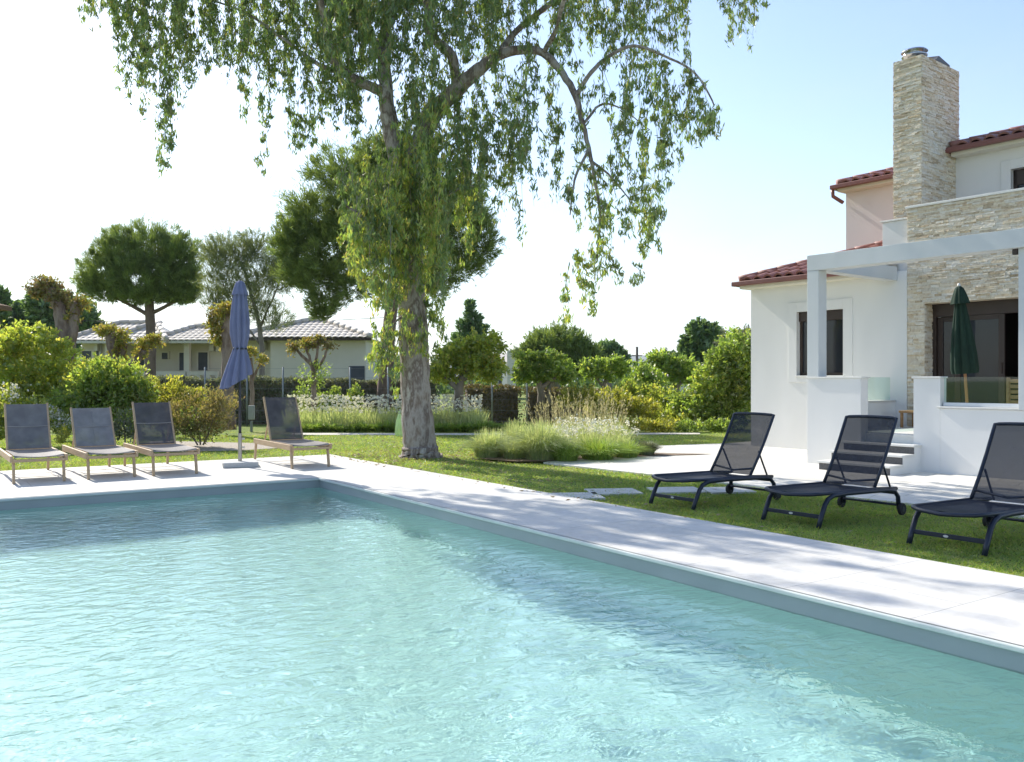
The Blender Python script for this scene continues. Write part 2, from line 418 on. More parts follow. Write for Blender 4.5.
# pool basin, coping, deck
mb = MB(); e = .0
x0,x1,y0,y1,zb = -PW,0,-PL,0,-1.45
mb.add([(x0,y0,zb),(x1,y0,zb),(x1,y1,zb),(x0,y1,zb),(x0,y0,-.17),(x1,y0,-.17),(x1,y1,-.17),(x0,y1,-.17)],
       [(0,1,2,3),(0,4,5,1),(1,5,6,2),(2,6,7,3),(3,7,4,0)])
basin = mb.build('pool_basin', M['liner']); basin.matrix_world = PM; tag(basin, kind='structure')
mb = MB(); mb.add([(x0,y0,-.17),(x1,y0,-.17),(x1,y1,-.17),(x0,y1,-.17),(x0,y0,-.035),(x1,y0,-.035),(x1,y1,-.035),(x0,y1,-.035)],[(0,4,5,1),(1,5,6,2),(2,6,7,3),(3,7,4,0)])
M['band'] = surf('waterline_tile', (.33,.36,.365), (.285,.32,.325), rough=.45, scale=2, bump=.03, bscale=60)
band = mb.build('pool_waterline_band', M['band']); band.matrix_world = PM; tag(band, kind='structure')
def slabring(mb, inner, outer, z0, z1):
    a0,a1,b0,b1 = inner; c0,c1,d0,d1 = outer
    mb.box(c0,c1,b1,d1,z0,z1); mb.box(c0,c1,d0,b0,z0,z1); mb.box(c0,a0,b0,b1,z0,z1); mb.box(a1,c1,b0,b1,z0,z1)
mb = MB(); slabring(mb, (-PW+.02,-.02,-PL+.02,-.02), (-PW-.25,.25,-PL-.25,.25), -.035, -.001)
cop = mb.build('pool_coping', M['coping'], bevel=.008); cop.matrix_world = PM; tag(cop, kind='structure')
mb = MB()
a0,a1,b0,b1 = (-PW+.0,-.0,-PL+.0,-.0); c0,c1,d0,d1 = (-PW-12, DX, -PL-2.5, DY)
vr, fr = ring((-PW-.0,.0,-PL-.0,.0), (-PW-12, DX, -PL-2.5, DY), .004)
mb.add(vr, fr)
mb.add([(c0,d0,.004),(c1,d0,.004),(c1,d1,.004),(c0,d1,.004),(c0,d0,-.15),(c1,d0,-.15),(c1,d1,-.15),(c0,d1,-.15)],[(0,4,5,1),(1,5,6,2),(2,6,7,3),(3,7,4,0)])
deck = mb.build('pool_deck', M['deck']); deck.matrix_world = PM; tag(deck, kind='structure')

# water: rippled sheet
def watermat():
    m, nt, out = newmat('water')
    g = N(nt, 'ShaderNodeBsdfGlass'); g.inputs['IOR'].default_value = 1.333; g.inputs['Roughness'].default_value = 0
    g.inputs['Color'].default_value = (.88,.99,.975,1)
    n1 = N(nt, 'ShaderNodeTexNoise'); n1.inputs['Scale'].default_value = 6.; n1.inputs['Detail'].default_value = 3; n1.inputs['Distortion'].default_value = .6
    mp = N(nt, 'ShaderNodeMapping'); mp.inputs['Scale'].default_value = (1, 1.5, 1); mp.inputs['Rotation'].default_value = (0,0,.4)
    nt.links.new(objco(nt), mp.inputs['Vector']); nt.links.new(mp.outputs[0], n1.inputs['Vector'])
    b = N(nt, 'ShaderNodeBump'); b.inputs['Strength'].default_value = WB; b.inputs['Distance'].default_value = .02
    nt.links.new(n1.outputs['Fac'], b.inputs['Height']); nt.links.new(b.outputs[0], g.inputs['Normal'])
    nt.links.new(g.outputs[0], out.inputs[0])
    return m
WB = 1.0
M['water'] = watermat()
res = .022
nx, ny = int(PW/res)+1, int(PL/res)+1
X, Y = np.meshgrid(np.linspace(-PW-.005, .005, nx), np.linspace(-PL-.005, .005, ny))
Z = np.zeros_like(X)
wr = np.random.default_rng(3)
WX = X + .10*np.sin(1.7*Y+.6*X) + .06*np.sin(3.1*X-2.3*Y+1) ; WY = Y + .10*np.sin(1.9*X-.8*Y+2) + .06*np.sin(2.7*Y+2.9*X)
for i in range(64):
    lam = .085*(.5/.085)**wr.random()
    th = wr.normal(0, .75) + R(-25)
    k = 2*math.pi/lam; ph = wr.random()*6.28
    amp = lam*.00058
    mod = .6+.4*np.sin(X*wr.uniform(.3,1.2)+Y*wr.uniform(.3,1.2)+wr.random()*6.28)
    q = np.sin(k*(WX*math.sin(th)+WY*math.cos(th))+ph)
    Z += amp*mod*(q + .25*(q*q-.5))
verts = np.stack([X.ravel(), Y.ravel(), Z.ravel()+WZ], 1)
ii = np.arange(nx*ny).reshape(ny,nx)
faces = np.stack([ii[:-1,:-1].ravel(), ii[:-1,1:].ravel(), ii[1:,1:].ravel(), ii[1:,:-1].ravel()], 1)
water = npmesh('water', verts, faces, M['water'], smooth=True); water.matrix_world = PM; tag(water, kind='structure')
water.cycles.is_caustics_caster = True; basin.cycles.is_caustics_receiver = True; sl.cycles.is_caustics_light = True
print('slope rms', np.std(np.diff(Z,axis=0)/res), np.std(np.diff(Z,axis=1)/res))
# ------------------------------------------------------------------ patio, path, beds (structure)
def flat(name, pts, z, mat, skirt=0.):
    mb = MB(); n = len(pts); v = [(p[0],p[1],z) for p in pts]; f = [tuple(range(n))]
    if skirt:
        v += [(p[0],p[1],z-skirt) for p in pts]; f += [(i,n+i,n+(i+1)%n,(i+1)%n) for i in range(n)]
    mb.add(v, f); return tag(mb.build(name, mat), kind='structure')
flat('patio', [(.55,15.2),(5.1,9.5),(10.5,3.2),(22,12),(12,26),(4.9,19.85),(2.3,18.7),(1.6,17.2),(1.0,16.1)], .0, M['patio'], .1)
flat('planting_bed', [(-.55,15.8),(0.0,15.3),(0.55,15.25),(1.3,15.9),(2.0,16.2),(3.9,16.8),(3.0,17.0),(2.3,17.3),(1.2,17.6),(-.2,17.0)], .012, M['mulch'])
flat('garden_path', [GD(292,24.2),GD(292,23.3),GD(470,23.2),GD(700,23.6),GD(700,24.3),GD(470,24.0)], -.022, M['path'])
flat('gravel_bed', [GD(140,17.6),GD(180,17.7),GD(245,18.1),GD(290,18.9),GD(300,19.6),GD(255,20.2),GD(180,20.8),GD(150,20.8)], -.02, M['gravel'])

# stepping slabs set in the lawn
M['slab'] = surf('slab_stone', (.62,.61,.57), (.52,.51,.475), rough=.85, scale=6, bump=.2)
mb = MB()
def slab(c, a, wx, wy):
    ca, sa = math.cos(a), math.sin(a)
    pts = [(c[0]+ca*x-sa*y, c[1]+sa*x+ca*y) for x,y in ((-wx,-wy),(wx,-wy*.96),(wx*1.02,wy),(-wx*.97,wy*1.02))]
    m = MB(); m.prism(pts, -.06, -.004); return m
for (px,py,wx,wy,lab) in ((572,495,.36,.28,'pale stepping slab touching the edge of the pool deck'),
                          (613,490.5,.33,.27,'pale stepping slab in shaded grass, second one out from the pool deck'),
                          (676,489,.33,.27,'pale stepping slab in shaded grass in front of the leftmost black lounger'),
                          (727,489,.3,.27,'pale stepping slab in grass half under the leftmost black lounger')):
    o = slab(G(px,py), R(8), wx, wy).build('stepping_slab', M['slab'], bevel=.006)
    tag(o, lab, 'paving slab', 'stepping slabs in the lawn')

# ------------------------------------------------------------------ villa, local x along the facade (to the right), y into the house
HA = R(38.0)
BL = G(807, 463)
villa = empty('villa', (BL.x, BL.y, 0), R(-52.0), 'white rendered two storey villa with stone clad chimney, red tiled roofs and terrace pergola', 'house')
M['white'] = surf('white_render', (.78,.77,.745), (.71,.705,.685), rough=.9, scale=1.6, bump=.08, bscale=70, dist=.008, stretch=(1,1,.28), detail=9)
M['grey_render'] = surf('pergola_render', (.66,.67,.66), (.58,.6,.6), rough=.9, scale=2, bump=.08, bscale=60, stretch=(1,1,.5), dist=.006)
M['pink'] = surf('pink_render', (.75,.695,.68), (.70,.65,.635), rough=.9, scale=1.2, bump=.06, bscale=80, dist=.006)
M['cap'] = surf('marble_cap', (.74,.73,.69), (.66,.65,.61), rough=.5, scale=5, bump=.03)
M['ledge'] = brickmat('ledge_stone', [(.5,.42,.31),(.62,.56,.46),(.70,.68,.63),(.44,.34,.23),(.6,.59,.56),(.66,.60,.50),(.36,.32,.27)], .23, .045, mortar=.003, mcol=(.2,.17,.13), bump=.9, dist=.035, noise_mix=.5)
M['granite'] = surf('dark_granite', (.11,.11,.115), (.05,.05,.055), rough=.4, scale=60, bump=.05)
M['tile'] = surf('red_roof_tile', (.32,.145,.115), (.22,.095,.078), rough=.55, scale=7, bump=.15)
M['gutter'] = surf('red_gutter', (.22,.09,.075), (.18,.072,.06), rough=.4, scale=3, bump=.0)
M['soffit'] = surf('cream_soffit', (.74,.70,.58), (.70,.66,.55), rough=.85, scale=2, bump=.04)
M['brown'] = surf('brown_aluminium', (.05,.033,.026), (.04,.026,.02), rough=.4, scale=3, bump=.0)
M['pane'] = None
def darkglass(name, c=(.02,.024,.03)):
    m, nt, out = newmat(name)
    p = N(nt,'ShaderNodeBsdfPrincipled'); p.inputs['Base Color'].default_value = (*c,1); p.inputs['Roughness'].default_value = .03
    p.inputs['Specular IOR Level'].default_value = .38
    n2 = N(nt,'ShaderNodeTexNoise'); n2.inputs['Scale'].default_value = 1.2
    b = N(nt,'ShaderNodeBump'); b.inputs['Strength'].default_value = .03; b.inputs['Distance'].default_value = .02
    nt.links.new(objco(nt), n2.inputs[0]); nt.links.new(n2.outputs[0], b.inputs['Height']); nt.links.new(b.outputs[0], p.inputs['Normal'])
    nt.links.new(p.outputs[0], out.inputs[0]); return m
M['pane'] = darkglass('window_pane')
M['railglass'] = glassmat('rail_glass', (.86,.95,.92))
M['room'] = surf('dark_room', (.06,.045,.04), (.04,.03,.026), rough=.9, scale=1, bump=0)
def hp(name, mat, fill, bevel=.006, parent=villa, smooth=False):
    mb = MB(); fill(mb); return mb.build(name, mat, parent, bevel=bevel, smooth=smooth)
def bx(*a): return lambda mb: mb.box(*a)

def ledgestones(mb, o, ex, ez, L, Hh, nrm, corner=0.):
    """thin random ledge stones standing proud of a wall face"""
    o, ex, ez, nrm = Vector(o), Vector(ex), Vector(ez), Vector(nrm); z = 0.
    rr = random.Random(int(L*1000+Hh*77))
    while z < Hh-.004:
        h = min(rr.choice((.018,.024,.03,.036,.042)), Hh-z); x = -rr.random()*.15
        while x < L:
            l = rr.uniform(.07,.3); x0, x1 = max(0,x), min(L,x+l-.003)
            if x1-x0 > .015:
                p = rr.uniform(.003,.02); t = rr.uniform(-.004,.004)
                q = [o+ex*a+ez*b for a,b in ((x0,z+.001),(x1,z+.001),(x1,z+h-.0015),(x0,z+h-.0015))]
                q2 = [c+nrm*(p+(t if i in (1,2) else -t)) for i,c in enumerate(q)]
                mb.add(q+q2, [(4,5,6,7),(0,1,5,4),(1,2,6,5),(2,3,7,6),(3,0,4,7)])
            x += l
        z += h
def ledgemat():
    m, nt, out = newmat('ledge_stone')
    p = N(nt, 'ShaderNodeBsdfPrincipled'); p.inputs['Roughness'].default_value = .85; p.inputs['Specular IOR Level'].default_value = .25
    g = N(nt, 'ShaderNodeNewGeometry')
    cr = ramp(nt, [(0,(0.640,0.533,0.378)),(.16,(0.698,0.617,0.482)),(.33,(0.737,0.692,0.602)),(.5,(0.582,0.458,0.301)),(.62,(0.679,0.645,0.576)),(.78,(0.737,0.645,0.499)),(.9,(0.446,0.355,0.241)),(1,(0.757,0.711,0.628))], g.outputs['Random Per Island'])
    n = N(nt, 'ShaderNodeTexNoise'); n.inputs['Scale'].default_value = 22; n.inputs['Detail'].default_value = 8; nt.links.new(objco(nt), n.inputs[0])
    mx = N(nt, 'ShaderNodeMix'); mx.data_type = 'RGBA'; mx.blend_type = 'OVERLAY'; mx.inputs[0].default_value = .5
    nt.links.new(cr.outputs[0], mx.inputs[6]); nt.links.new(n.outputs['Fac'], mx.inputs[7]); nt.links.new(mx.outputs[2], p.inputs['Base Color'])
    b = N(nt, 'ShaderNodeBump'); b.inputs['Strength'].default_value = .7; b.inputs['Distance'].default_value = .02
    nt.links.new(n.outputs['Fac'], b.inputs['Height']); nt.links.new(b.outputs[0], p.inputs['Normal']); nt.links.new(p.outputs[0], out.inputs[0]); return m
M['ledge'] = ledgemat()
# wing: wall with a window opening built from boxes around it
wx0, wx1, wy = -3.1, .417, 2.6
ox0, ox1, oz0, oz1 = -1.943, -.883, 1.53, 2.86
def wing(mb):
    t = .28
    mb.box(wx0, ox0, wy, wy+t, -.1, 3.5); mb.box(ox1, wx1, wy, wy+t, -.1, 3.5)
    mb.box(ox0, ox1, wy, wy+t, -.1, oz0); mb.box(ox0, ox1, wy, wy+t, oz1, 3.5)
    mb.box(wx0, wx0+t, wy+t, 10, -.1, 3.5); mb.box(wx1-t, wx1, wy+t, 2.95, -.1, 3.5)
hp('wall', M['white'], wing, bevel=0)
# window
wf = hp('window', M['brown'], lambda mb: (mb.box(ox0,ox0+.06,wy+.1,wy+.17,oz0,oz1), mb.box(ox1-.06,ox1,wy+.1,wy+.17,oz0,oz1), mb.box(ox0+.06,ox1-.06,wy+.1,wy+.17,oz0,oz0+.06), mb.box(ox0+.06,ox1-.06,wy+.1,wy+.17,oz1-.06,oz1), mb.box((ox0+ox1)/2-.04,(ox0+ox1)/2+.04,wy+.095,wy+.168,oz0+.06,oz1-.06)), bevel=.004)
hp('pane', M['pane'], bx(ox0+.05,ox1-.05,wy+.125,wy+.14,oz0+.05,oz1-.05), bevel=0, parent=wf)
hp('shutter_box', M['brown'], bx(ox0+.002,ox1-.002,wy+.06,wy+.099,oz1-.2,oz1-.002), parent=wf)
hp('sill', M['cap'], bx(ox0-.03,ox1+.03,wy-.045,wy+.1,oz0-.03,oz0+.002), parent=wf)
def trim(mb):
    a = .2; y0, y1 = wy-.022, wy+.05
    mb.box(ox0-a,ox0,y0,y1,oz0-.14,oz1+a); mb.box(ox1,ox1+a,y0,y1,oz0-.14,oz1+a); mb.box(ox0,ox1,y0,y1,oz1,oz1+a); mb.box(ox0,ox1,y0,y1,oz0-.14,oz0-.03)
hp('surround', M['white'], trim, parent=wf, bevel=.005)
# stone clad wall with door opening and balcony parapet above
sx0, sy, st = .42, 2.62, .34
dx0, dx1, dz0, dz1 = .744, 4.4, .57, 2.85
def stone(mb):
    mb.box(sx0, dx0, sy, sy+st, .4, 4.65); mb.box(dx0, dx1, sy, sy+st, dz1, 4.65); mb.box(dx1, 7.5, sy, sy+st, .4, 4.65)
    F_ = (0,-1,0); U = (0,0,1)
    ledgestones(mb, (sx0,sy,.57), (1,0,0), U, dx0-sx0, 2.28, F_); ledgestones(mb, (sx0,sy,2.85), (1,0,0), U, 7.2-sx0, 1.8, F_); ledgestones(mb, (dx1,sy,.57), (1,0,0), U, 2.5, 2.28, F_)
    ledgestones(mb, (dx0,sy,.57), (0,1,0), U, st-.06, 2.28, (1,0,0))
hp('stone_wall', M['ledge'], stone, bevel=0)
hp('coping', M['cap'], lambda mb: mb.box(sx0-.03, 7.5, sy-.04, sy+st+.02, 4.653, 4.695))
hp('balcony_parapet', M['white'], bx(-.107, .417, sy+.06, sy+.3, 3.5, 4.47))
hp('coping', M['cap'], bx(-.137, .387, sy+.03, sy+.33, 4.473, 4.505))
hp('balcony_floor', M['white'], bx(.42, 7.4, sy+st+.003, 5.0, 3.55, 3.75))
# sliding doors
fy = sy+st-.06
def bars(mb, xs, z0, z1, w, y0, y1):
    for x in xs: mb.box(x-w/2, x+w/2, y0, y1, z0, z1)
drs = hp('door_frame', M['brown'], lambda mb: (mb.box(dx0,dx1,fy,fy+.12,dz1-.24,dz1-.002), bars(mb,[dx0+.035,dx1-.035],dz0,dz1-.24,.07,fy,fy+.12)), bevel=.004)
def sash(x0, x1, y, glass=True):
    s = hp('sliding_door', M['brown'], lambda mb: (bars(mb,[x0+.05,x1-.05],dz0+.02,dz1-.245,.1,y,y+.05), mb.box(x0+.1,x1-.1,y,y+.05,dz0+.02,dz0+.12), mb.box(x0+.1,x1-.1,y,y+.05,dz1-.33,dz1-.245)), bevel=.004)
    hp('pane', M['pane'], bx(x0+.09,x1-.09,y+.02,y+.03,dz0+.1,dz1-.3), bevel=0, parent=s)
    hp('handle', M['brown'], bx(x1-.06,x1-.03,y-.03,y-.003,1.55,1.75), parent=s)
sash(.82, 1.68, fy+.06); sash(1.16, 2.02, fy+.001)
sash(3.5, 4.33, fy+.06)
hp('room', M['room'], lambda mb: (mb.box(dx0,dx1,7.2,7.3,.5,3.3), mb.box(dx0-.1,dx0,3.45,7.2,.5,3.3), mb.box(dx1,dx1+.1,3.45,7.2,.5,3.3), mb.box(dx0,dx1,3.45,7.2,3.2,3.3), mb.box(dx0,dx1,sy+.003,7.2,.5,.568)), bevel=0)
# chimney
cx0, cx1, cy0, cy1, cz = -.232, .33, 3.33, 4.85, 7.75
def chim(mb):
    mb.box(cx0,cx1,cy0,cy1,3.4,cz)
    ledgestones(mb, (cx0,cy0,4.5), (1,0,0), (0,0,1), cx1-cx0, cz-4.5, (0,-1,0)); ledgestones(mb, (cx1,cy0,4.5), (0,1,0), (0,0,1), cy1-cy0, cz-4.5, (1,0,0))
    ledgestones(mb, (cx0,cy1,3.6), (0,-1,0), (0,0,1), cy1-cy0, cz-3.6, (-1,0,0)); ledgestones(mb, (cx1,cy1,4.5), (-1,0,0), (0,0,1), cx1-cx0, cz-4.5, (0,1,0))
ch = hp('chimney', M['ledge'], chim, bevel=0)
hp('flue_cowl', surf('steel', (.6,.6,.6), (.5,.5,.5), rough=.25, metal=1., bump=0), lambda mb: (mb.lathe([(.13,cz),(.13,cz+.08)],20,c=(.04,3.62)), mb.lathe([(.2,cz+.075),(.24,cz+.1),(.24,cz+.12),(.2,cz+.14)],24,c=(.04,3.62)), mb.lathe([(.16,cz+.141),(.16,cz+.19)],20,c=(.04,3.62)), mb.lathe([(.25,cz+.19),(.22,cz+.22),(.1,cz+.26),(.01,cz+.28)],24,c=(.04,3.62))), parent=ch, smooth=False, bevel=.003)
hp('chimney_cap', M['granite'], lambda mb: mb.add([(.0,3.95,cz+.02),(.32,3.95,cz+.02),(.32,4.5,cz+.02),(0,4.5,cz+.02),(0,3.95,cz+.05),(.32,3.95,cz+.05),(.32,4.5,cz+.05),(0,4.5,cz+.05),(.0,4.05,cz+.20),(.32,4.05,cz+.14)],[(0,1,2,3),(0,1,5,4),(1,2,6,5),(2,3,7,6),(3,0,4,7),(4,5,9,8),(5,6,9),(6,7,8,9),(7,4,8)]), parent=ch)
# upper storey
ez = 5.95
hp('wall', M['pink'], bx(-2.81, .6, 5.9, 11, 3.4, ez+.02), bevel=0)
ux0, uz0, uz1 = 1.395, 4.35, 5.52
def upper(mb):
    y, t = 4.7, .3
    mb.box(.306, ux0, y, y+t, 3.7, ez+.02); mb.box(ux0, 2.9, y, y+t, uz1, ez+.02); mb.box(2.9, 8, y, y+t, 3.7, ez+.02); mb.box(ux0,2.9,y,y+t,3.7,uz0)
    mb.box(.306,.606,5.0,11,3.7,ez+.02); mb.box(1.2,8,6.5,6.6,3.7,ez)
hp('wall', M['white'], upper, bevel=0)
uw = hp('window', M['brown'], lambda mb: (bars(mb,[ux0+.035,2.0,2.865],uz0,uz1,.07,4.8,4.87), mb.box(ux0,2.9,4.8,4.87,uz1-.3,uz1-.002)), bevel=.003)
hp('pane', M['pane'], bx(ux0+.05,2.85,4.83,4.84,uz0,uz1-.25), parent=uw, bevel=0)
hp('surround', M['white'], lambda mb: (mb.box(ux0-.185,ux0,4.678,4.76,uz0,uz1+.185), mb.box(ux0,2.9,4.678,4.76,uz1,uz1+.185), mb.box(2.9,3.085,4.678,4.76,uz0,uz1+.185)), parent=uw)
# --- tiled roof planes
def inpoly(x, y, P):
    c = False; n = len(P)
    for i in range(n):
        x0,y0 = P[i]; x1,y1 = P[(i+1)%n]
        if (y0 > y) != (y1 > y) and x < (x1-x0)*(y-y0)/(y1-y0)+x0: c = not c
    return c
def tilefield(mb, O, ex, es, poly, tw=.26, tl=.36, amp=.042, nseg=6):
    """barrel tiles over polygon given in (s along eave, t up the slope)"""
    O, ex, es = Vector(O), Vector(ex).normalized(), Vector(es).normalized(); nn = ex.cross(es).normalized()
    if nn.z < 0: nn = -nn
    s0,s1 = min(p[0] for p in poly), max(p[0] for p in poly); t0,t1 = min(p[1] for p in poly), max(p[1] for p in poly)
    ns = int((s1-s0)/tw*nseg); ntl = int(math.ceil((t1-t0)/tl))
    for r in range(ntl):
        ta, tb = t0+r*tl, min(t0+(r+1)*tl+.03, t1+.02)
        row = []
        for i in range(ns+1):
            s = s0+i*(tw/nseg); ph = (i % nseg)/nseg*2*math.pi
            h = amp*(abs(math.cos(ph/2))**.8*2-1)
            row.append((s, h))
        for i in range(ns):
            sm = (row[i][0]+row[i+1][0])/2
            if not inpoly(sm, min((ta+tb)/2, t1-.01), poly): continue
            q = []
            for (s,h),t,l in ((row[i],ta,.028),(row[i+1],ta,.028),(row[i+1],tb,0),(row[i],tb,0)):
                q.append(O+ex*s+es*t+nn*(h+l))
            a = O+ex*row[i][0]+es*ta+nn*(row[i][1]-.012); b = O+ex*row[i+1][0]+es*ta+nn*(row[i+1][1]-.012)
            mb.add(q+[a,b], [(0,1,2,3),(4,5,1,0)])
def ridge(mb, a, b, r=.09, step=.38):
    a, b = Vector(a), Vector(b); L = (b-a).length; n = max(1,int(L/step)); d = (b-a)/n
    for i in range(n):
        p = a+d*i; mb.tube([p, p+d*.5, p+d*1.08], [r*1.12, r*1.02, r*.92], 10)
def hiproof(name, x0, x1, y0, y1, z, k, slope, gut=True, right_hip=False, gx1=None):
    """front slope rising in +y from eave y0 with a hip on the left end; run k"""
    rise = k*slope; L = math.hypot(k, rise)
    mb = MB()
    tilefield(mb, (x0,y0-.03,z+.05), (1,0,0), (0,k,rise), [(0,0),(x1-x0,0),(x1-x0,L),(k,L)])
    tilefield(mb, (x0,y1,z), (0,-1,0), (k,0,rise), [(0,0),(y1-y0,0),(y1-y0-k,L),(k if False else 0,L)])
    o = mb.build(name, M['tile'], villa, smooth=False)
    def slabs(m):
        m.add([(x0,y0,z-.05),(x1,y0,z-.05),(x1,y0+k,z+rise-.05),(x0+k,y0+k,z+rise-.05),(x0,y1,z-.05),(x0+k,y1,z+rise-.05)],[(0,1,2,3),(4,0,3,5)])
    hp('roof_deck', M['soffit'], slabs, parent=o, bevel=0)
    hp('ridge_tile', M['tile'], lambda m: (ridge(m,(x0+.02,y0+.02,z+.06),(x0+k,y0+k,z+rise+.05)), ridge(m,(x0+k,y0+k,z+rise+.06),(x1,y0+k,z+rise+.06))), parent=o, bevel=0, smooth=True)
    gx = gx1 if gx1 is not None else x1
    hp('gutter', M['gutter'], lambda m: (m.beam((x0-.1,y0-.06,z-.03),(gx,y0-.06,z-.03),.11,.1), m.beam((x0-.1+.055,y0-.005,z-.03),(x0-.1+.055,y1,z-.03),.11,.1)), parent=o, bevel=.015)
    hp('soffit', M['soffit'], lambda m: (m.box(x0+.02,gx,y0+.02,y0+.34,z-.14,z-.055), m.box(x0+.02,x0+.34,y0+.34,y1,z-.14,z-.055)), parent=o, bevel=.01)
    return o
hiproof('roof', -3.2, .22, 2.28, 8, 3.56, 2.6, .34)
r2 = hiproof('roof', -2.88, .9, 5.58, 12, ez+.12, 2.4, .3, gx1=.3)
hp('downpipe', M['gutter'], lambda m: m.tube([(-2.98,5.6,ez+.05),(-2.98,5.62,ez-.1),(-2.9,5.8,ez-.2),(-2.86,5.86,ez-.24)],.045,8), parent=r2, bevel=0, smooth=True)
hiproof('roof', .36, 8, 4.38, 11, ez+.12, 2.4, .3)
# terrace: floor, block wall, parapet, glass, pergola
hp('terrace_floor', M['cap'], lambda mb: mb.box(.15,7,.16,sy-.003,.3,.57))
hp('low_wall', M['white'], lambda mb: (mb.box(0,1.0,0,.22,-.1,1.46), mb.box(.0,.2,.22,wy-.002,-.1,1.03)), bevel=.004)
hp('coping', M['cap'], bx(-.012,1.025,-.02,.24,1.462,1.49))
hp('coping', M['cap'], bx(-.012,.215,.243,wy-.003,1.033,1.06))
hp('glass_railing', M['railglass'], bx(.09,.102,.25,wy-.02,1.065,1.49), bevel=0)
py0, py1 = .12, .32
hp('low_wall', M['white'], lambda mb: (mb.box(1.82,2.24,py0,py1,-.1,1.46), mb.box(2.24,6.5,py0,py1,-.1,1.0)), bevel=.004)
hp('coping', M['cap'], bx(1.795,2.255,py0-.02,py1+.02,1.462,1.49))
hp('coping', M['cap'], bx(2.2,3.367,py0-.025,py1+.02,1.003,1.03))
hp('rail_channel', surf('white_channel', (.7,.72,.74), (.66,.68,.7), rough=.35, bump=0), bx(2.26,3.365,py0+.05,py0+.13,1.033,1.09))
hp('glass_railing', M['railglass'], bx(2.26,3.365,py0+.085,py0+.097,1.06,1.48), bevel=0)
hp('glass_railing', M['railglass'], bx(3.64,6.4,py0+.085,py0+.097,1.06,1.48), bevel=0)
hp('column', M['grey_render'], bx(.0,.22,.003,.25,1.493,3.32), bevel=.005)
hp('column', M['grey_render'], bx(3.37,3.62,.09,.335,1.003,3.32), bevel=.005)
hp('pergola_beam', M['grey_render'], bx(.0,6.5,.0,.3,3.323,3.59), bevel=.005)
hp('pergola_beam', M['grey_render'], bx(.003,.23,.303,wy-.003,3.323,3.585), bevel=.005)
# steps
def stepbase(mb):
    for i in range(4):
        yf = -.82+.36*i
        mb.box(.76, 1.93, yf+.03, yf+.39 if i < 3 else .6, -.1, .142*(i+1)-.035)
hp('step_base', M['white'], stepbase, bevel=0)
for i in range(4):
    yf = -.82+.36*i
    st_ = hp('step', M['cap'], bx(.72,1.95,yf-.01,yf+.4 if i < 3 else .155,.142*(i+1)-.033,.142*(i+1)), bevel=.005)
    hp('riser', M['granite'], lambda mb: mb.box(.74,1.93,yf+.024,yf+.04,.142*i+.002,.142*(i+1)-.034), parent=st_, bevel=0)
hp('wall_lamp', M['brown'], lambda mb: (mb.box(3.28,3.35,.1,.17,3.24,3.322)), bevel=.01)
# ------------------------------------------------------------------ terrace things
def H2W(x, y, z=0): return Vector((BL.x,BL.y,0))+Matrix.Rotation(R(-52),3,'Z')@Vector((x,y,z))
M['green_cloth'] = surf('green_cloth', (.010,.034,.02), (.007,.024,.014), rough=.85, scale=5, bump=.15, bscale=120, dist=.004)
M['pole_wood'] = woodmat('pole_wood', (.38,.2,.09), (.28,.14,.06), (20,20,1.5))
M['teak'] = woodmat('teak', (.50,.36,.22), (.38,.27,.165), (3,25,25))
M['chairwood'] = woodmat('chair_wood', (.42,.24,.11), (.3,.16,.07), (4,25,25))
def foldcanopy(prof, n=48, folds=8, depth=.22, seed=0, skew=None):
    """folded parasol cloth: radius profile with deep soft folds"""
    rr = random.Random(seed); mb = MB(); ph = [rr.uniform(-.5,.5) for _ in range(folds)]; am = [rr.uniform(.6,1.3) for _ in range(folds)]
    vs = []
    for r, z in prof:
        for j in range(n):
            a = 2*math.pi*j/n; k = int(a/(2*math.pi)*folds) % folds; loc = a*folds/(2*math.pi)-k
            f = 1-depth*am[k]*(1-abs(math.sin(math.pi*(loc+ph[k]*.12)))**.7)*1.6
            rad = r*f
            x, y = rad*math.cos(a), rad*math.sin(a)
            zz = z
            if skew: dx, dz = skew(r, z, a); x += dx; zz += dz
            vs.append((x,y,zz))
    k = len(prof)
    mb.add(vs, [(i*n+j, i*n+(j+1)%n, (i+1)*n+(j+1)%n, (i+1)*n+j) for i in range(k-1) for j in range(n)]+[tuple((k-1)*n+j for j in range(n))])
    return mb
p0 = H2W(2.05, 1.5, .57)
um = empty('parasol', p0, 0, 'closed dark green parasol with wooden pole leaning on the villa terrace', 'parasol')
um.rotation_euler = (R(1), R(-4.5), 0)
mb = MB(); mb.box(-.24,.24,-.24,.24,0,.06); mb.lathe([(.04,.06),(.04,.3)],12); mb.build('base', M['granite'], um, bevel=.01)
mb = MB(); mb.tube([(0,0,.1),(0,0,2.36)], .022, 12); mb.build('pole', M['pole_wood'], um, smooth=True)
foldcanopy([(.20,.98),(.215,1.05),(.2,1.3),(.165,1.6),(.12,1.9),(.085,2.12),(.07,2.2)], seed=3).build('canopy', M['green_cloth'], um, smooth=True)
foldcanopy([(.15,2.13),(.14,2.17),(.11,2.27),(.07,2.38),(.03,2.42)], seed=4, folds=8, depth=.15).build('canopy_top', M['green_cloth'], um, smooth=True)
mb = MB(); mb.lathe([(.02,2.4),(.03,2.43),(.015,2.47)],12); mb.build('finial', M['cap'], um, smooth=True)
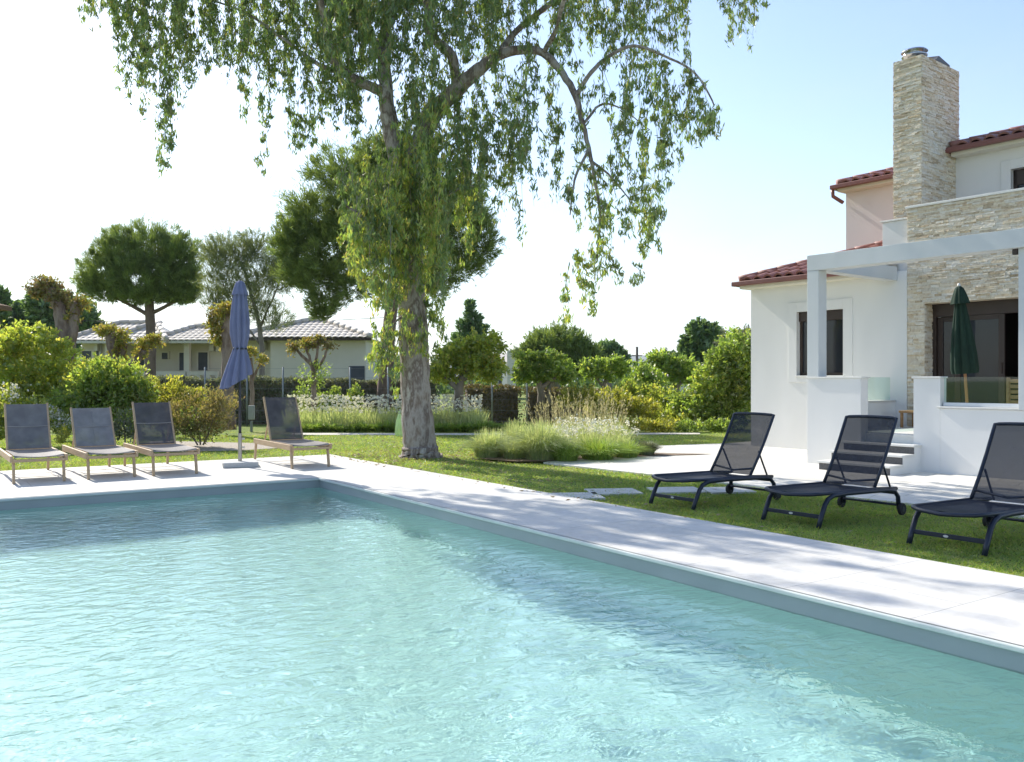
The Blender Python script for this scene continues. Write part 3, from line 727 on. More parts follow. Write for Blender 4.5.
# slatted chair
ch_p = H2W(3.2, 1.05, .57)
cr_ = empty('terrace_chair', ch_p, R(-52), 'slatted wooden chair seen through the terrace glass railing', 'chair')
mb = MB()
for z in (.5,.58,.66,.74,.82): mb.box(-.24,.24,-.235,-.215,z,z+.055)
mb.box(-.262,-.238,-.24,-.21,.46,.88); mb.box(.238,.262,-.24,-.21,.46,.88)
mb.build('backrest', M['chairwood'], cr_, bevel=.004)
mb = MB(); mb.box(-.25,.25,-.2,.24,.42,.45); mb.build('seat', M['chairwood'], cr_, bevel=.004)
for sx in (-1,1):
    mb = MB(); mb.beam((sx*.265,-.25,0),(sx*.265,-.225,.9),.04,.05,up=(0,1,0)); mb.build('leg', M['chairwood'], cr_, bevel=.004)
    mb = MB(); mb.beam((sx*.265,.22,0),(sx*.265,.22,.44),.04,.05,up=(0,1,0)); mb.build('leg', M['chairwood'], cr_, bevel=.004)
bench_p = H2W(.85, 2.3, .57)
be = empty('low_table', bench_p, R(-52), 'low brown wooden table in the corner of the terrace behind the steps', 'table')
mb = MB(); mb.box(-.3,.35,-.25,.25,.27,.31); mb.build('table_top', M['chairwood'], be, bevel=.006)
for sx in (-.26,.31):
    for yy in (-.21,.21):
        mb = MB(); mb.box(sx-.02,sx+.02,yy-.02,yy+.02,0,.27); mb.build('leg', M['chairwood'], be)

# ------------------------------------------------------------------ black sling loungers; local x = from foot to head, y across
M['black_alu'] = surf('anthracite_aluminium', (.016,.022,.04), (.013,.019,.034), rough=.35, scale=20, bump=.05, bscale=300, dist=.002)
M['black_sling'] = sling('black_sling', (.02,.023,.034), (.027,.031,.044), open_=.12)
M['black_sling_seat'] = sling('black_sling_seat', (.018,.021,.032), (.025,.028,.04), open_=.05)
M['badge'] = surf('badge', (.6,.6,.6), (.55,.55,.55), rough=.3, bump=0)
M['rubber'] = surf('rubber', (.02,.02,.022), (.015,.015,.016), rough=.7, bump=.1)
def sheet(P, Q, nu, nv, sag, th=.004):
    """sling cloth between two side lines P and Q (lists of points) with a sag in the middle"""
    P = [Vector(p) for p in P]; Q = [Vector(q) for q in Q]
    def at(L, t):
        x = t*(len(L)-1); i = min(int(x), len(L)-2); return L[i].lerp(L[i+1], x-i)
    v = []; f = []
    for i in range(nu+1):
        a, b = at(P, i/nu), at(Q, i/nu)
        for j in range(nv+1):
            t = j/nv; q = a.lerp(b, t); q = q+Vector(sag)*(4*t*(1-t))*math.sin(math.pi*min(1,max(0,i/nu)))**.5
            v.append(q)
    w = nv+1
    for i in range(nu):
        for j in range(nv): f.append((i*w+j, i*w+j+1, (i+1)*w+j+1, (i+1)*w+j))
    mb = MB(); mb.add(v, f); return mb
BW = .315
def make_black(TH):
    r = empty('sun_lounger')
    tr = .019
    px = 1.04; zs = .315
    # seat frame: rounded front, tube
    mb = MB(); pts = []
    fr_ = [(-.0,BW-.06),(-.04,BW*.55),(-.055,0),(-.04,-BW*.55),(0,-BW+.06)]
    side = [(1.45,BW,zs-.03),(px,BW,zs-.005),(.35,BW,zs+.008),(.09,BW,zs+.014),(.03,BW-.02,zs+.014)]
    pts = side+[(x,y,zs+.012-.02*(1-abs(y)/BW)) for x,y in fr_]+[(x,-y,z) for x,y,z in reversed(side)]
    mb.tube(pts, tr, 10); mb.build('frame', M['black_alu'], r, smooth=True)
    sheet([(-.02,BW-.05,zs+.012),(.09,BW-.012,zs+.016),(.4,BW-.012,zs+.012),(px,BW-.012,zs)], [(-.02,-BW+.05,zs+.012),(.09,-BW+.012,zs+.016),(.4,-BW+.012,zs+.012),(px,-BW+.012,zs)], 24, 12, (0,0,-.035)).build('seat', M['black_sling_seat'], r, smooth=True)
    # front legs: bent tubes leaning forward, cross bar with badge
    for s in (1,-1):
        mb = MB(); mb.tube([(.02,s*(BW+.012),.0),(.06,s*(BW+.012),.09),(.13,s*(BW+.012),.22),(.18,s*(BW+.012),.27),(.27,s*(BW+.012),.30),(.5,s*(BW+.012),.305),(1.27,s*(BW+.012),.285),(1.39,s*(BW+.012),.265),(1.46,s*(BW+.012),.20),(1.48,s*(BW+.012),.06)], [.024]*10, 10)
        mb.build('leg', M['black_alu'], r, smooth=True)
        wh = MB(); 
        c = Vector((1.48, s*(BW+.045), .065)); wh.M = Matrix.Translation(c)@Matrix.Rotation(R(90),4,'X')
        wh.lathe([(.03,-.018),(.06,-.018),(.065,-.012),(.065,.012),(.06,.018),(.03,.018)],20); w_ = wh.build('wheel', M['rubber'], r, smooth=False)
        hb = MB(); hb.M = wh.M; hb.lathe([(.028,-.022),(.028,.022)],14); hb.build('hub', M['black_alu'], w_)
    cbp = .075
    mb = MB(); mb.box(.065,.085,-BW,BW,.085,.125); cb = mb.build('crossbar', M['black_alu'], r, bevel=.004)
    bd = MB(); bd.M = Matrix.Translation((.0635,0.02,.105))@Matrix.Rotation(R(90),4,'Y')@Matrix.Scale(2.1,4,(0,1,0)); bd.lathe([(.011,-.002),(.011,.002)],20); bd.build('badge', M['badge'], cb)
    mb = MB(); mb.tube([(1.45,BW,.11),(1.45,-BW,.11)], .014, 8); mb.tube([(1.4,BW,.24),(1.4,-BW,.24)], .014, 8); mb.build('rear_axle', M['black_alu'], r, smooth=True)
    # raised back
    L = .84; ax = Vector((math.cos(TH),0,math.sin(TH))); O = Vector((px+.015,0,zs+.01)); nb = Vector((-math.sin(TH),0,math.cos(TH)))
    mb = MB(); y0 = BW-.016
    cur = [ax*0, ax*(L*.3)-nb*.012, ax*(L*.6)-nb*.01, ax*(L*.9)+nb*.004, ax*(L*.985)+nb*.008]
    pts = [O+c+Vector((0,y0,0)) for c in cur]+[O+ax*L+nb*.012+Vector((0,y,0))+ax*(-.012*(abs(y)/y0)**2) for y in (y0-.04,y0*.5,0,-y0*.5,-y0+.04)]+[O+c+Vector((0,-y0,0)) for c in reversed(cur)]
    mb.tube(pts, .017, 10)
    bf = mb.build('backrest', M['black_alu'], r, smooth=True)
    mb = MB(); mb.tube([O+ax*.09+Vector((0,y0,0)),O+ax*.06-nb*.03,O+ax*.09+Vector((0,-y0,0))],.012,8); mb.build('back_brace', M['black_alu'], bf, smooth=True)
    P = [O+c+Vector((0,y0-.01,0)) for c in cur]; Q = [O+c+Vector((0,-y0+.01,0)) for c in cur]
    sheet(P, Q, 24, 12, tuple(-nb*.03)).build('back_sling', M['black_sling'], bf, smooth=True)
    for s in (1,-1):
        mb = MB(); q = O+ax*.33+Vector((0,s*(y0-.03),0))-nb*.012; mb.tube([q, Vector((px+.38,s*(BW-.05),zs-.03))], .011, 8); mb.build('strut', M['black_alu'], bf, smooth=True)
    return r
bfeet = [((649,503.6),(694.3,510.7)), ((763.5,520.5),(817.5,527.7)), ((909.8,543.8),(983.4,555.4))]
blab = ['anthracite sling sun lounger farthest left, lawn and white wall showing through its back',
        'anthracite sling sun lounger with the terrace steps seen through its raised back',
        'anthracite sling sun lounger at the right edge of the photo, cut off by the frame']
for i, (a, b) in enumerate(bfeet):
    o = make_black(R((57,58.5,56)[i]))
    A, B = G(*a, z=-.02), G(*b, z=-.02); c = (A+B)/2; d = (B-A).normalized()
    ang = [R(36.5), R(36.5), R(35.5)][i]
    o.location = (c.x, c.y, -.02); o.rotation_euler = (0,0,ang)
    c2 = Vector((math.cos(ang), math.sin(ang),0)); o.location = Vector((c.x,c.y,-.02))-c2*.02
    tag(o, blab[i], 'sun lounger', 'black sling loungers on the grass')

# ------------------------------------------------------------------ teak loungers on the deck; local x from foot to head
M['grey_sling'] = sling('grey_sling', (.15,.145,.155), (.21,.205,.21), open_=.05)
M['dark_sling'] = sling('dark_sling', (.085,.08,.09), (.125,.12,.13), open_=.1)
M['pale_sling'] = sling('pale_sling', (.19,.175,.165), (.25,.235,.225), open_=.03)
TW = .34
M['seamc'] = surf('seam_cord', (.3,.29,.29), (.26,.25,.25), rough=.8, bump=0)
def make_teak(sl, seams, backang=60, L=.8):
    r = empty('teak_lounger')
    z = .345; T = 1.98; px = 1.18
    for s in (1,-1):
        mb = MB(); mb.box(0,T,s*TW-.018,s*TW+.018,z-.05,z+.04); mb.build('side_rail', M['teak'], r, bevel=.005)
        mb = MB(); mb.beam((.02,s*(TW-.03),0),(.09,s*(TW-.03),z),.035,.05,up=(1,0,0)); mb.build('leg', M['teak'], r, bevel=.005)
        mb = MB(); mb.beam((T-.04,s*(TW-.0),0),(T-.1,s*(TW-.0),z-.05),.035,.05,up=(1,0,0)); mb.build('leg', M['teak'], r, bevel=.005)
    for x0_, x1_ in ((.0,.035),(px+.12,px+.15),(T-.14,T-.11)):
        mb = MB(); mb.box(x0_,x1_,-TW+.02,TW-.02,z-.05,z-.01); mb.build('cross_rail', M['teak'], r, bevel=.004)
    zz = z+.045
    sheet([(-.005,TW-.03,zz-.03),(.03,TW-.03,zz),(px,TW-.03,zz)],[(-.005,-TW+.03,zz-.03),(.03,-TW+.03,zz),(px,-TW+.03,zz)],16,10,(0,0,-.03)).build('seat', M['pale_sling'], r, smooth=True)
    th = R(backang); ax = Vector((math.cos(th),0,math.sin(th))); nb = Vector((-math.sin(th),0,math.cos(th))); O = Vector((px+.02,0,z+.03))
    yb = TW-.055
    bk = None
    mb = MB()
    for s in (1,-1): mb.beam(O+Vector((0,s*yb,0)), O+ax*L+Vector((0,s*yb,0)), .028, .04, up=nb)
    mb.beam(O+ax*(L-.04)+Vector((0,yb,0))-nb*.005, O+ax*(L-.04)+Vector((0,-yb,0))-nb*.005, .03,.025, up=nb)
    mb.beam(O+ax*.03+Vector((0,yb,0))-nb*.005, O+ax*.03+Vector((0,-yb,0))-nb*.005, .03,.025, up=nb)
    bk = mb.build('backrest', M['teak'], r, bevel=.004)
    q = lambda t, s: O+ax*t+Vector((0,s*(yb-.012),0))+nb*.018
    sheet([q(.02,1),q(L*.5,1),q(L-.02,1)],[q(.02,-1),q(L*.5,-1),q(L-.02,-1)],16,10,tuple(-nb*.022)).build('back_sling', sl, bk, smooth=True)
    if seams:
        mb = MB()
        for t in seams[0]: mb.tube([q(t,1)+nb*.003, q(t,.5)-nb*.014, q(t,-.5)-nb*.014, q(t,-1)+nb*.003], .006, 6)
        if seams[1]: mb.tube([q(.04,0)-nb*.012,q(L*.5,0)-nb*.019,q(L-.05,0)-nb*.012], .003, 6)
        mb.build('seam', M['seamc'], bk, smooth=True)
    for s in (1,-1):
        mb = MB(); mb.beam(O+ax*.42+Vector((0,s*(yb-.03),0))-nb*.02, (px+.5,s*(yb-.03),z-.03), .02,.03); mb.build('prop', M['teak'], bk, bevel=.003)
    return r
ta = make_teak(M['grey_sling'], ([.4],False)); M['light_sling'] = sling('light_sling', (.22,.21,.215), (.3,.29,.29), open_=.05)
tb = make_teak(M['light_sling'], ([.38],True), 56, .74); tcx = make_teak(M['dark_sling'], ([.4],False)); td = make_teak(M['dark_sling'], None, 62, .86)
tl = [(ta,(11,484.7),(67.3,481.7),'teak sun lounger farthest left on the deck, grey back with one seam'),
      (tb,(87.2,479.6),(137,477.8),'teak sun lounger with the lowest and palest back, seams crossing in the middle'),
      (tcx,(152.8,476.1),(198.5,474.5),'teak sun lounger beside the blue parasol with dark grey back and one seam'),
      (td,(291,469.2),(331,467.2),'teak sun lounger near the pool corner with plain dark back')]
for o,a,b,lab in tl:
    A, B = G(*a), G(*b); c = (A+B)/2; d = B-A
    ang = R(90)+R({0:35,1:36,2:35,3:33}[[t_[0] for t_ in tl].index(o)])
    o.location = (c.x,c.y,.005); o.rotation_euler = (0,0,ang); tag(o, lab, 'sun lounger', 'teak loungers along the pool deck')

# ------------------------------------------------------------------ blue parasol
M['blue_cloth'] = surf('blue_cloth', (.17,.19,.295), (.135,.152,.25), rough=.85, scale=5, bump=.12, bscale=140, dist=.003)
M['navy_pole'] = surf('navy_pole', (.025,.032,.05), (.02,.027,.042), rough=.35, bump=0)
M['basestone'] = surf('base_granite', (.52,.52,.51), (.4,.4,.39), rough=.7, scale=60, bump=.15)
M['steel2'] = surf('steel_sleeve', (.45,.42,.38), (.38,.35,.31), rough=.4, metal=.7, bump=0)
bp = G(240,466.5)
bu = empty('parasol', (bp.x,bp.y,.005), R(20), 'closed blue parasol on a square stone base between the wooden loungers', 'parasol')
mb = MB(); mb.box(-.28,.28,-.28,.28,0,.085); mb.build('base', M['basestone'], bu, bevel=.012)
mb = MB(); mb.tube([(0,0,.08),(0,0,.55)],.032,14); mb.box(.03,.075,-.012,.012,.3,.33); mb.box(.03,.075,-.012,.012,.44,.47); mb.build('sleeve', M['steel2'], bu, smooth=False)
mb = MB(); mb.tube([(0,0,.5),(0,0,3.02)],.024,12); mb.build('pole', M['navy_pole'], bu, smooth=True)
def sk(r, z, a):
    if z < 1.95:
        k = (1.95-z)/.65
        return (-.07*k, .17*k*math.cos(a-.3))
    return (0,0)
foldcanopy([(.27,1.42),(.26,1.5),(.2,1.7),(.13,1.9),(.112,1.96),(.13,2.03),(.165,2.2),(.165,2.4),(.14,2.65),(.11,2.85),(.09,2.95)], seed=9, folds=9, depth=.42, skew=sk).build('canopy', M['blue_cloth'], bu, smooth=True)
foldcanopy([(.14,2.84),(.13,2.88),(.1,2.98),(.07,3.05),(.03,3.08)], seed=2, folds=8, depth=.15).build('canopy_top', M['blue_cloth'], bu, smooth=True)
foldcanopy([(.118,1.935),(.124,1.95),(.118,1.965)], seed=9, depth=.2).build('tie_strap', M['navy_pole'], bu, smooth=True)
# ------------------------------------------------------------------ leaf and bark materials
LM = {}
LM['euc'] = leafmat('eucalyptus_leaf', [(0.095,0.160,0.060),(0.140,0.225,0.070),(0.180,0.270,0.080),(0.120,0.185,0.085),(0.230,0.290,0.080),(0.240,0.210,0.080)], trans=.5, gloss=.07)
LM['euc_sun'] = leafmat('sunlit_eucalyptus_leaf', [(0.240,0.350,0.075),(0.330,0.420,0.090),(0.190,0.300,0.080),(0.400,0.440,0.100),(0.420,0.340,0.100)], trans=.55, gloss=.07)  # brighter copy of the eucalyptus leaf, sunlit look put into the colour
LM['pine'] = leafmat('pine_needle', [(0.118,0.184,0.063),(0.179,0.250,0.074),(0.238,0.302,0.084),(0.141,0.199,0.084)], trans=.38, gloss=.05)
LM['pine_pale'] = leafmat('pale_pine_needle', [(0.140,0.186,0.083),(0.186,0.233,0.103),(0.242,0.261,0.130),(0.158,0.205,0.111)], trans=.35, gloss=.05)
LM['dark'] = leafmat('dark_leaf', [(0.091,0.164,0.073),(0.131,0.215,0.086),(0.164,0.247,0.098)], trans=.35, gloss=.05)
LM['green'] = leafmat('broad_leaf', [(0.126,0.208,0.046),(0.180,0.266,0.061),(0.234,0.315,0.076),(0.152,0.232,0.064),(0.323,0.350,0.098)], trans=.58, gloss=.06, tcol=1.85)
LM['lime'] = leafmat('lime_leaf', [(0.192,0.266,0.060),(0.269,0.337,0.070),(0.364,0.391,0.082),(0.231,0.302,0.070),(0.460,0.409,0.116)], trans=.58, gloss=.06, tcol=1.85)
LM['yellow'] = leafmat('yellow_green_leaf', [(0.224,0.255,0.044),(0.313,0.313,0.060),(0.179,0.224,0.044),(0.403,0.359,0.090)], trans=.58, gloss=.06, tcol=1.85)
LM['grey'] = leafmat('grey_green_leaf', [(0.133,0.156,0.109),(0.172,0.196,0.133),(0.218,0.234,0.164),(0.109,0.133,0.086)], trans=.3, gloss=.05)
LM['red'] = leafmat('red_brown_leaf', [(0.225,0.150,0.088),(0.250,0.200,0.094),(0.188,0.213,0.075),(0.213,0.138,0.081),(0.225,0.250,0.088)], trans=.4, gloss=.05)
LM['pollard'] = leafmat('pollard_leaf', [(0.215,0.251,0.054),(0.305,0.305,0.071),(0.359,0.251,0.090),(0.179,0.233,0.054),(0.448,0.340,0.108)], trans=.45, gloss=.05)
LM['twig'] = leafmat('twiggy_leaf', [(0.218,0.218,0.078),(0.296,0.265,0.109),(0.343,0.265,0.140),(0.172,0.187,0.062),(0.312,0.218,0.140)], trans=.4, gloss=.04)
LM['rust'] = leafmat('rusty_hedge_leaf', [(0.132,0.120,0.054),(0.180,0.138,0.066),(0.108,0.114,0.048),(0.216,0.150,0.084)], trans=.3, gloss=.05)
LM['fount'] = leafmat('fountain_grass', [(.32,.39,.22),(.40,.46,.29),(.27,.35,.18),(.50,.51,.36)], trans=.58, gloss=.06)
LM['tuft'] = leafmat('tuft_grass', [(0.200,0.312,0.062),(0.275,0.388,0.088),(0.163,0.263,0.056),(0.375,0.425,0.125)], trans=.45, gloss=.06)
LM['straw'] = leafmat('straw', [(0.500,0.450,0.350),(0.540,0.480,0.390),(0.420,0.400,0.270),(0.540,0.460,0.410)], trans=.4, gloss=.03)
LM['petal'] = leafmat('white_petal', [(.84,.83,.85),(.88,.87,.88),(.78,.76,.8)], trans=.35, gloss=.03, tcol=.9)
LM['lawnb'] = leafmat('lawn_blade', [(0.170,0.280,0.050),(0.220,0.340,0.065),(0.280,0.360,0.090),(0.370,0.360,0.130),(0.190,0.300,0.060)], trans=.55, gloss=.05)
LM['litter'] = leafmat('fallen_leaf', [(0.300,0.220,0.130),(0.420,0.330,0.220),(0.240,0.160,0.090),(0.500,0.420,0.300)], trans=.15, gloss=.04)
BK = {}
BK['euc'] = barkmat('eucalyptus_bark', [(.11,.08,.065),(.22,.17,.14),(.38,.34,.305),(.16,.12,.10),(.50,.47,.43),(.26,.205,.17)], scale=2.7, stretch=(1.3,1.3,.5), bump=.6, bscale=13)
BK['pine'] = barkmat('pine_bark', [(.12,.085,.07),(.19,.14,.115),(.085,.062,.052)], scale=5, bump=.9, bscale=16)
BK['grey'] = barkmat('grey_bark', [(.14,.115,.095),(.22,.19,.16),(.28,.25,.215)], scale=4, bump=.7, bscale=15)
BK['pollard'] = barkmat('pollard_bark', [(.20,.15,.12),(.30,.235,.195),(.16,.11,.085),(.34,.28,.235)], scale=4, bump=.8, bscale=13)

def ppath(pts, d):
    """pixel path (px,py,radius[,depth offset]) -> 3-D points, radii at base depth d"""
    P = [P3(p[0], p[1], d+(p[3] if len(p) > 3 else 0)) for p in pts]; return P, [p[2] for p in pts]
def refine(P, r, sub=4, wob=.02):
    out, rr = [], []
    for i in range(len(P)-1):
        p0 = P[max(0,i-1)]; p1 = P[i]; p2 = P[i+1]; p3 = P[min(len(P)-1,i+2)]
        for k in range(sub):
            t = k/sub
            q = .5*((2*p1)+(-p0+p2)*t+(2*p0-5*p1+4*p2-p3)*t*t+(-p0+3*p1-3*p2+p3)*t**3)
            out.append(q+Vector((random.uniform(-wob,wob),random.uniform(-wob,wob),0))); rr.append((r[i]*(1-t)+r[i+1]*t)*random.uniform(.95,1.05))
    out.append(P[-1]); rr.append(r[-1]); return out, rr
def lobes_to_leaves(lobes, d, dens, leaf, asp, up=.3, outw=.7, clump=.28, shell=.45, jit=.45, origin=Vector((0,0,0)), fold=.25, ck=1., shoots=1.):
    parts = []
    for L in lobes:
        px, py, rx, ry = L[:4]; do = L[4] if len(L) > 4 else 0; dn = L[5] if len(L) > 5 else 1.
        c = P3(px, py, d+do)-origin; s = (d+do)/F
        rad = (rx*s, (rx+ry)*.5*s if len(L) < 7 else L[6], ry*s)
        area = (rad[0]*rad[2]+rad[0]*rad[1]+rad[1]*rad[2])*4.2
        n = max(30, int(area*dens*dn)); cr = clump*max(.4, (rad[0]*rad[2])**.5)*ck
        nc = max(6, int(area/(cr*cr*2.2)))
        p, o = clump_points(tuple(c), rad, nc, n, cr, shell=shell)
        dd = o*outw+np.array([0,0,up])
        ln = leaf*(.6+.8*rng.random(n))
        parts.append(leaves(p, dd, ln, ln*asp, fold=fold, jit=jit))
        if shoots:
            m = max(4, int(area*9*shoots)); k = 14; u = unit(rng.normal(0,1,(m,3))+np.array([0,0,.35])); st = np.array(tuple(c))+u*np.array(rad)*.8
            L_ = (.25+.55*rng.random((m,1)))*min(rad[0],rad[2])*.9; dv = unit(u+np.array([0,0,.5])+rng.normal(0,.35,(m,3)))
            t = rng.random((m,k,1)); pp = (st[:,None]+dv[:,None]*L_[:,None]*t+rng.normal(0,.035,(m,k,3))).reshape(-1,3)
            l2 = leaf*(.5+.6*rng.random(m*k)); parts.append(leaves(pp, np.repeat(dv,k,0)+rng.normal(0,.5,(m*k,3)), l2, l2*asp, fold=fold, jit=.3))
    return join(parts)
def plant(name, label, cat, group, d, base_px, lobes, mat, dens, leaf, asp, stems=None, bark='grey', crown='crown', trunk='trunk', base_z=-.03, nst=8, extra=None, **kw):
    b = GD(base_px, d, base_z)
    e = empty(name, b, 0, label, cat, group)
    v, f = lobes_to_leaves(lobes, d, dens, leaf, asp, origin=b, **kw)
    npmesh(crown, v, f, LM[mat], e)
    if extra:
        for nm, lb, mt, dn, lf, ap in extra:
            v, f = lobes_to_leaves(lb, d, dn, lf, ap, origin=b, **kw); npmesh(nm, v, f, LM[mt], e)
    if stems:
        mb = MB()
        for st in stems:
            P, r = ppath(st, d); P = [p-b for p in P]; P, r = refine(P, r, 4, .015)
            mb.tube(P, r, nst, wob=.04)
        mb.build(trunk, BK[bark], e, smooth=True)
    return e

# ------------------------------------------------------------------ the big eucalyptus
ED = G(420,456).y
eb = G(420,457)
euc = empty('eucalyptus_tree', (eb.x,eb.y,-.03), 0, 'tall eucalyptus with mottled peeling trunk and drooping leaf curtains beside the pool deck', 'tree')
E0 = Vector((eb.x,eb.y,-.03))
limbs = [
 [(420.5,460,.42),(420.3,456,.38),(420,450,.35),(419.5,440,.318),(416,400,.29),(414,350,.275),(412,300,.262),(409,250,.255),(407,205,.25),(405,180,.24)],
 [(406,200,.2),(399,165,.17),(390,125,.16),(386,92,.14),(384,50,.12,.3),(388,0,.10,.6),(392,-60,.075,1),(398,-130,.04,1.2)],
 [(387,96,.1),(378,90,.1,-.1),(365,84,.09,-.2),(347,74,.082,-.3),(333,60,.075,-.5),(325,25,.062,-.8),(317,-15,.05,-1.2),(296,-65,.03,-1.6)],
 [(385,60,.09),(350,10,.08,.8),(290,-35,.065,1.4),(210,-55,.05,1.8),(140,-45,.032,2),(95,-20,.015,2)],
 [(346,74,.06,-.3),(318,64,.04,-.2),(285,40,.03,.1),(240,10,.022,.4),(190,-5,.012,.5)],
 [(406,205,.21),(417,155,.195,-.1),(430,118,.185,-.2),(456,90,.15,-.3),(475,73,.13,-.4),(495,57,.1,-.5),(520,50,.085,-.6),(543,53,.075,-.7),(560,70,.065,-.8),(575,95,.058,-.9),(583,125,.045,-1),(592,165,.032,-1),(600,215,.026,-1.1),(597,260,.014,-1.1)],
 [(575,98,.045,-.9),(588,76,.04,-1),(608,57,.034,-1.1),(634,46,.029,-1.2),(664,56,.022,-1.2),(695,73,.02,-1.3),(714,105,.012,-1.3)],
 [(495,58,.07,-.5),(520,28,.06,-.1),(556,0,.052,.4),(605,-35,.042,.9),(665,-55,.03,1.3),(735,-40,.016,1.5)],
 [(456,86,.1,-.3),(452,56,.095,-.5),(431,34,.085,-.8),(427,0,.08,-1.1),(424,-60,.06,-1.4),(440,-130,.03,-1.8)],
 [(543,53,.05,-.7),(556,30,.042,-1.2),(566,-5,.034,-1.8),(600,-50,.02,-2.4)],
 [(583,125,.03,-1),(600,105,.022,-.7),(620,108,.014,-.5),(650,130,.008,-.4)],
 [(588,150,.03,-1),(575,180,.02,-1.3),(570,215,.01,-1.4)],
 [(590,160,.026,-1),(612,178,.018,-.8),(630,200,.01,-.6)],
 [(410,262,.07),(385,235,.045,-.6),(360,215,.03,-1.2),(345,205,.012,-1.4)],
 [(408,230,.06),(430,205,.045,-.6),(455,190,.03,-1.),(478,185,.012,-1.2)],
 [(412,310,.03),(400,318,.02,-.4),(388,330,.01,-.6)],
]
mb = MB()
for k, l in enumerate(limbs):
    P, r = ppath(l, ED); P = [p-E0 for p in P]; P, r = refine(P, r, 5, .012 if k else .004); mb.tube(P, r, 20 if k == 0 else 10, wob=.03 if k else .012)
mb.build('trunk', BK['euc'], euc, smooth=True)
# drooping twigs: (px, top y, bottom y, count, px spread, depth spread, density)
strands = []
def S(px, y0, y1, n=3, sx=9, dd=1.2, dn=1., dc=0.): strands.append((px,y0,y1,n,sx,dd,dn,dc))
for px,y1 in ((90,26),(104,30),(118,60),(128,95),(141,113),(152,120),(165,150),(178,106),(193,103),(210,75),(222,70),(236,112),(249,122),(262,145),(273,110),(287,84),(300,147),(314,150),(328,132),(340,126),(353,137),(368,122)):
    S(px,-45 if px > 110 else -20,y1,4,8,1.4,.95,.8); S(px,-60,y1*.6,4,9,1.6,1.0,.6)
S(165,80,172,4,5,.5,1.3,.3); S(263,140,176,2,3,.2,.7); S(140,60,90,3,10,.5); S(300,85,146,3,5,.4,1.2); S(318,85,150,3,7,.4); S(340,75,120,4,8,.5); S(358,80,130,4,8,.5)
for px in range(325,500,11): S(px,-60,random.uniform(60,110),5,10,1.8,1.05,-.3); S(px,-90,random.uniform(10,50),4,10,1.8,1.05)
# curtain over the trunk
for px,y0,y1 in ((350,195,258),(362,200,300),(374,190,310),(386,170,325),(396,150,335),(408,110,300),(420,110,290),(432,120,330),(443,120,325),(455,130,285),(466,130,262),(478,135,236),(490,130,205),(505,150,234),(518,120,237)):
    S(px,y0,y1,4 if px < 480 else 3,10,1.0,1.1 if px < 480 else .6,-.9); S(px,y0-30,y1*.78,6,11,1.3,1.0,-.6); S(px,y0-60,y1*.5,3,9,1.4,.8,0)
for px,y0,y1 in ((384,320,378),(394,322,395),(377,340,368),(404,318,350),(414,310,352),(424,322,362),(434,300,352),(388,330,372)): S(px,y0,y1,3,6,.4,1.1,-.5)
for px,y0,y1 in ((346,198,235),(354,205,262),(362,215,290),(372,225,306),(380,215,318),(392,150,250),(384,170,245),(374,180,240)): S(px,y0,y1,4,7,.5,1.1,-1.3)
for px in (392,399,406,413,420,428): S(px,random.uniform(140,190),random.uniform(265,318),3,5,.35,1.15,-.75)
# right hand side
for px,y0,y1,dn in ((506,65,150,.7),(520,60,170,.7),(536,60,205,.8),(548,75,165,.8),(562,100,205,.9),(575,110,190,.7),(590,150,225,.7),(600,165,258,1.),(610,150,234,1.),(622,60,150,.8),(632,50,130,.8),(640,60,175,.9),(650,60,255,.9),(658,70,230,.9),(664,62,160,1.),(675,65,150,1.1),(684,68,168,1.1),(694,74,150,1.2),(704,82,140,1.2),(714,98,146,1.2),(602,55,110,.7),(585,60,130,.6),(568,30,85,.9),(556,10,60,.9),(620,110,180,.8),(634,130,225,.7),(570,180,225,.9),(628,195,240,.8)):
    S(px,y0,y1,3,6,.8,dn,-1)
for px,y0,y1 in ((572,262,325),(580,250,310),(590,245,290),(602,252,282),(615,255,285),(630,262,284),(598,200,262),(586,250,318)): S(px,y0,y1,2,5,.3,1.15,-1.1)
S(648,175,258,3,5,.4,1.1,-1); S(655,200,258,2,5,.3,1,-1)
for px,y1 in ((560,55),(580,62),(600,50),(620,38),(640,30),(660,22),(676,30),(722,18),(735,40),(745,48),(755,22)): S(px,-60 if px < 700 else -35,y1,3,8,1.4,1.,.8)
for px in range(490,680,9): S(px,-70,random.uniform(25,90),3,9,1.6,.9,-.2)
LV_P, LV_D, TW_P = [], [], []
def strand(px, y0, y1, d, dn, out):
    a = np.array(P3(px, y0, d)); b = np.array(P3(px+random.uniform(-4,4), y1, d+random.uniform(-.15,.15)))
    L = max(.15, a[2]-b[2]); n = int(L*105*dn)+4
    mB = max(4,int(L/.12)); bc = np.sort(rng.random(mB)); bi = rng.integers(0,mB,n); bw_ = (.3+rng.random(mB))
    t = np.clip(bc[bi]+rng.normal(0,1,n)*.075*bw_[bi]/max(L,.5), -.02, 1.06)
    boff = rng.normal(0,.035,(mB,2))
    sway = random.uniform(.03,.12); ph = random.uniform(0,6)
    c = a+(b-a)*t[:,None]; c[:,0] += sway*np.sin(ph+t*4)+rng.normal(0,.03,n)+boff[bi,0]; c[:,1] += rng.normal(0,.045,n)+boff[bi,1]+sway*np.cos(ph+t*3)
    # leaves gather in small bunches along the twig
    c[:,2] += .05*np.sin(t*L*16+ph)
    dr = rng.normal(0,.42,(n,3)); dr[:,2] -= 1.0
    out[0].append(c); out[1].append(dr)
    k = 7; tt = np.linspace(0,1,k)
    q = a+(b-a)*tt[:,None]; q[:,0] += sway*np.sin(ph+tt*4); q[:,1] += sway*np.cos(ph+tt*3)
    TW_P.append(q)
main, sunny = ([],[]), ([],[])
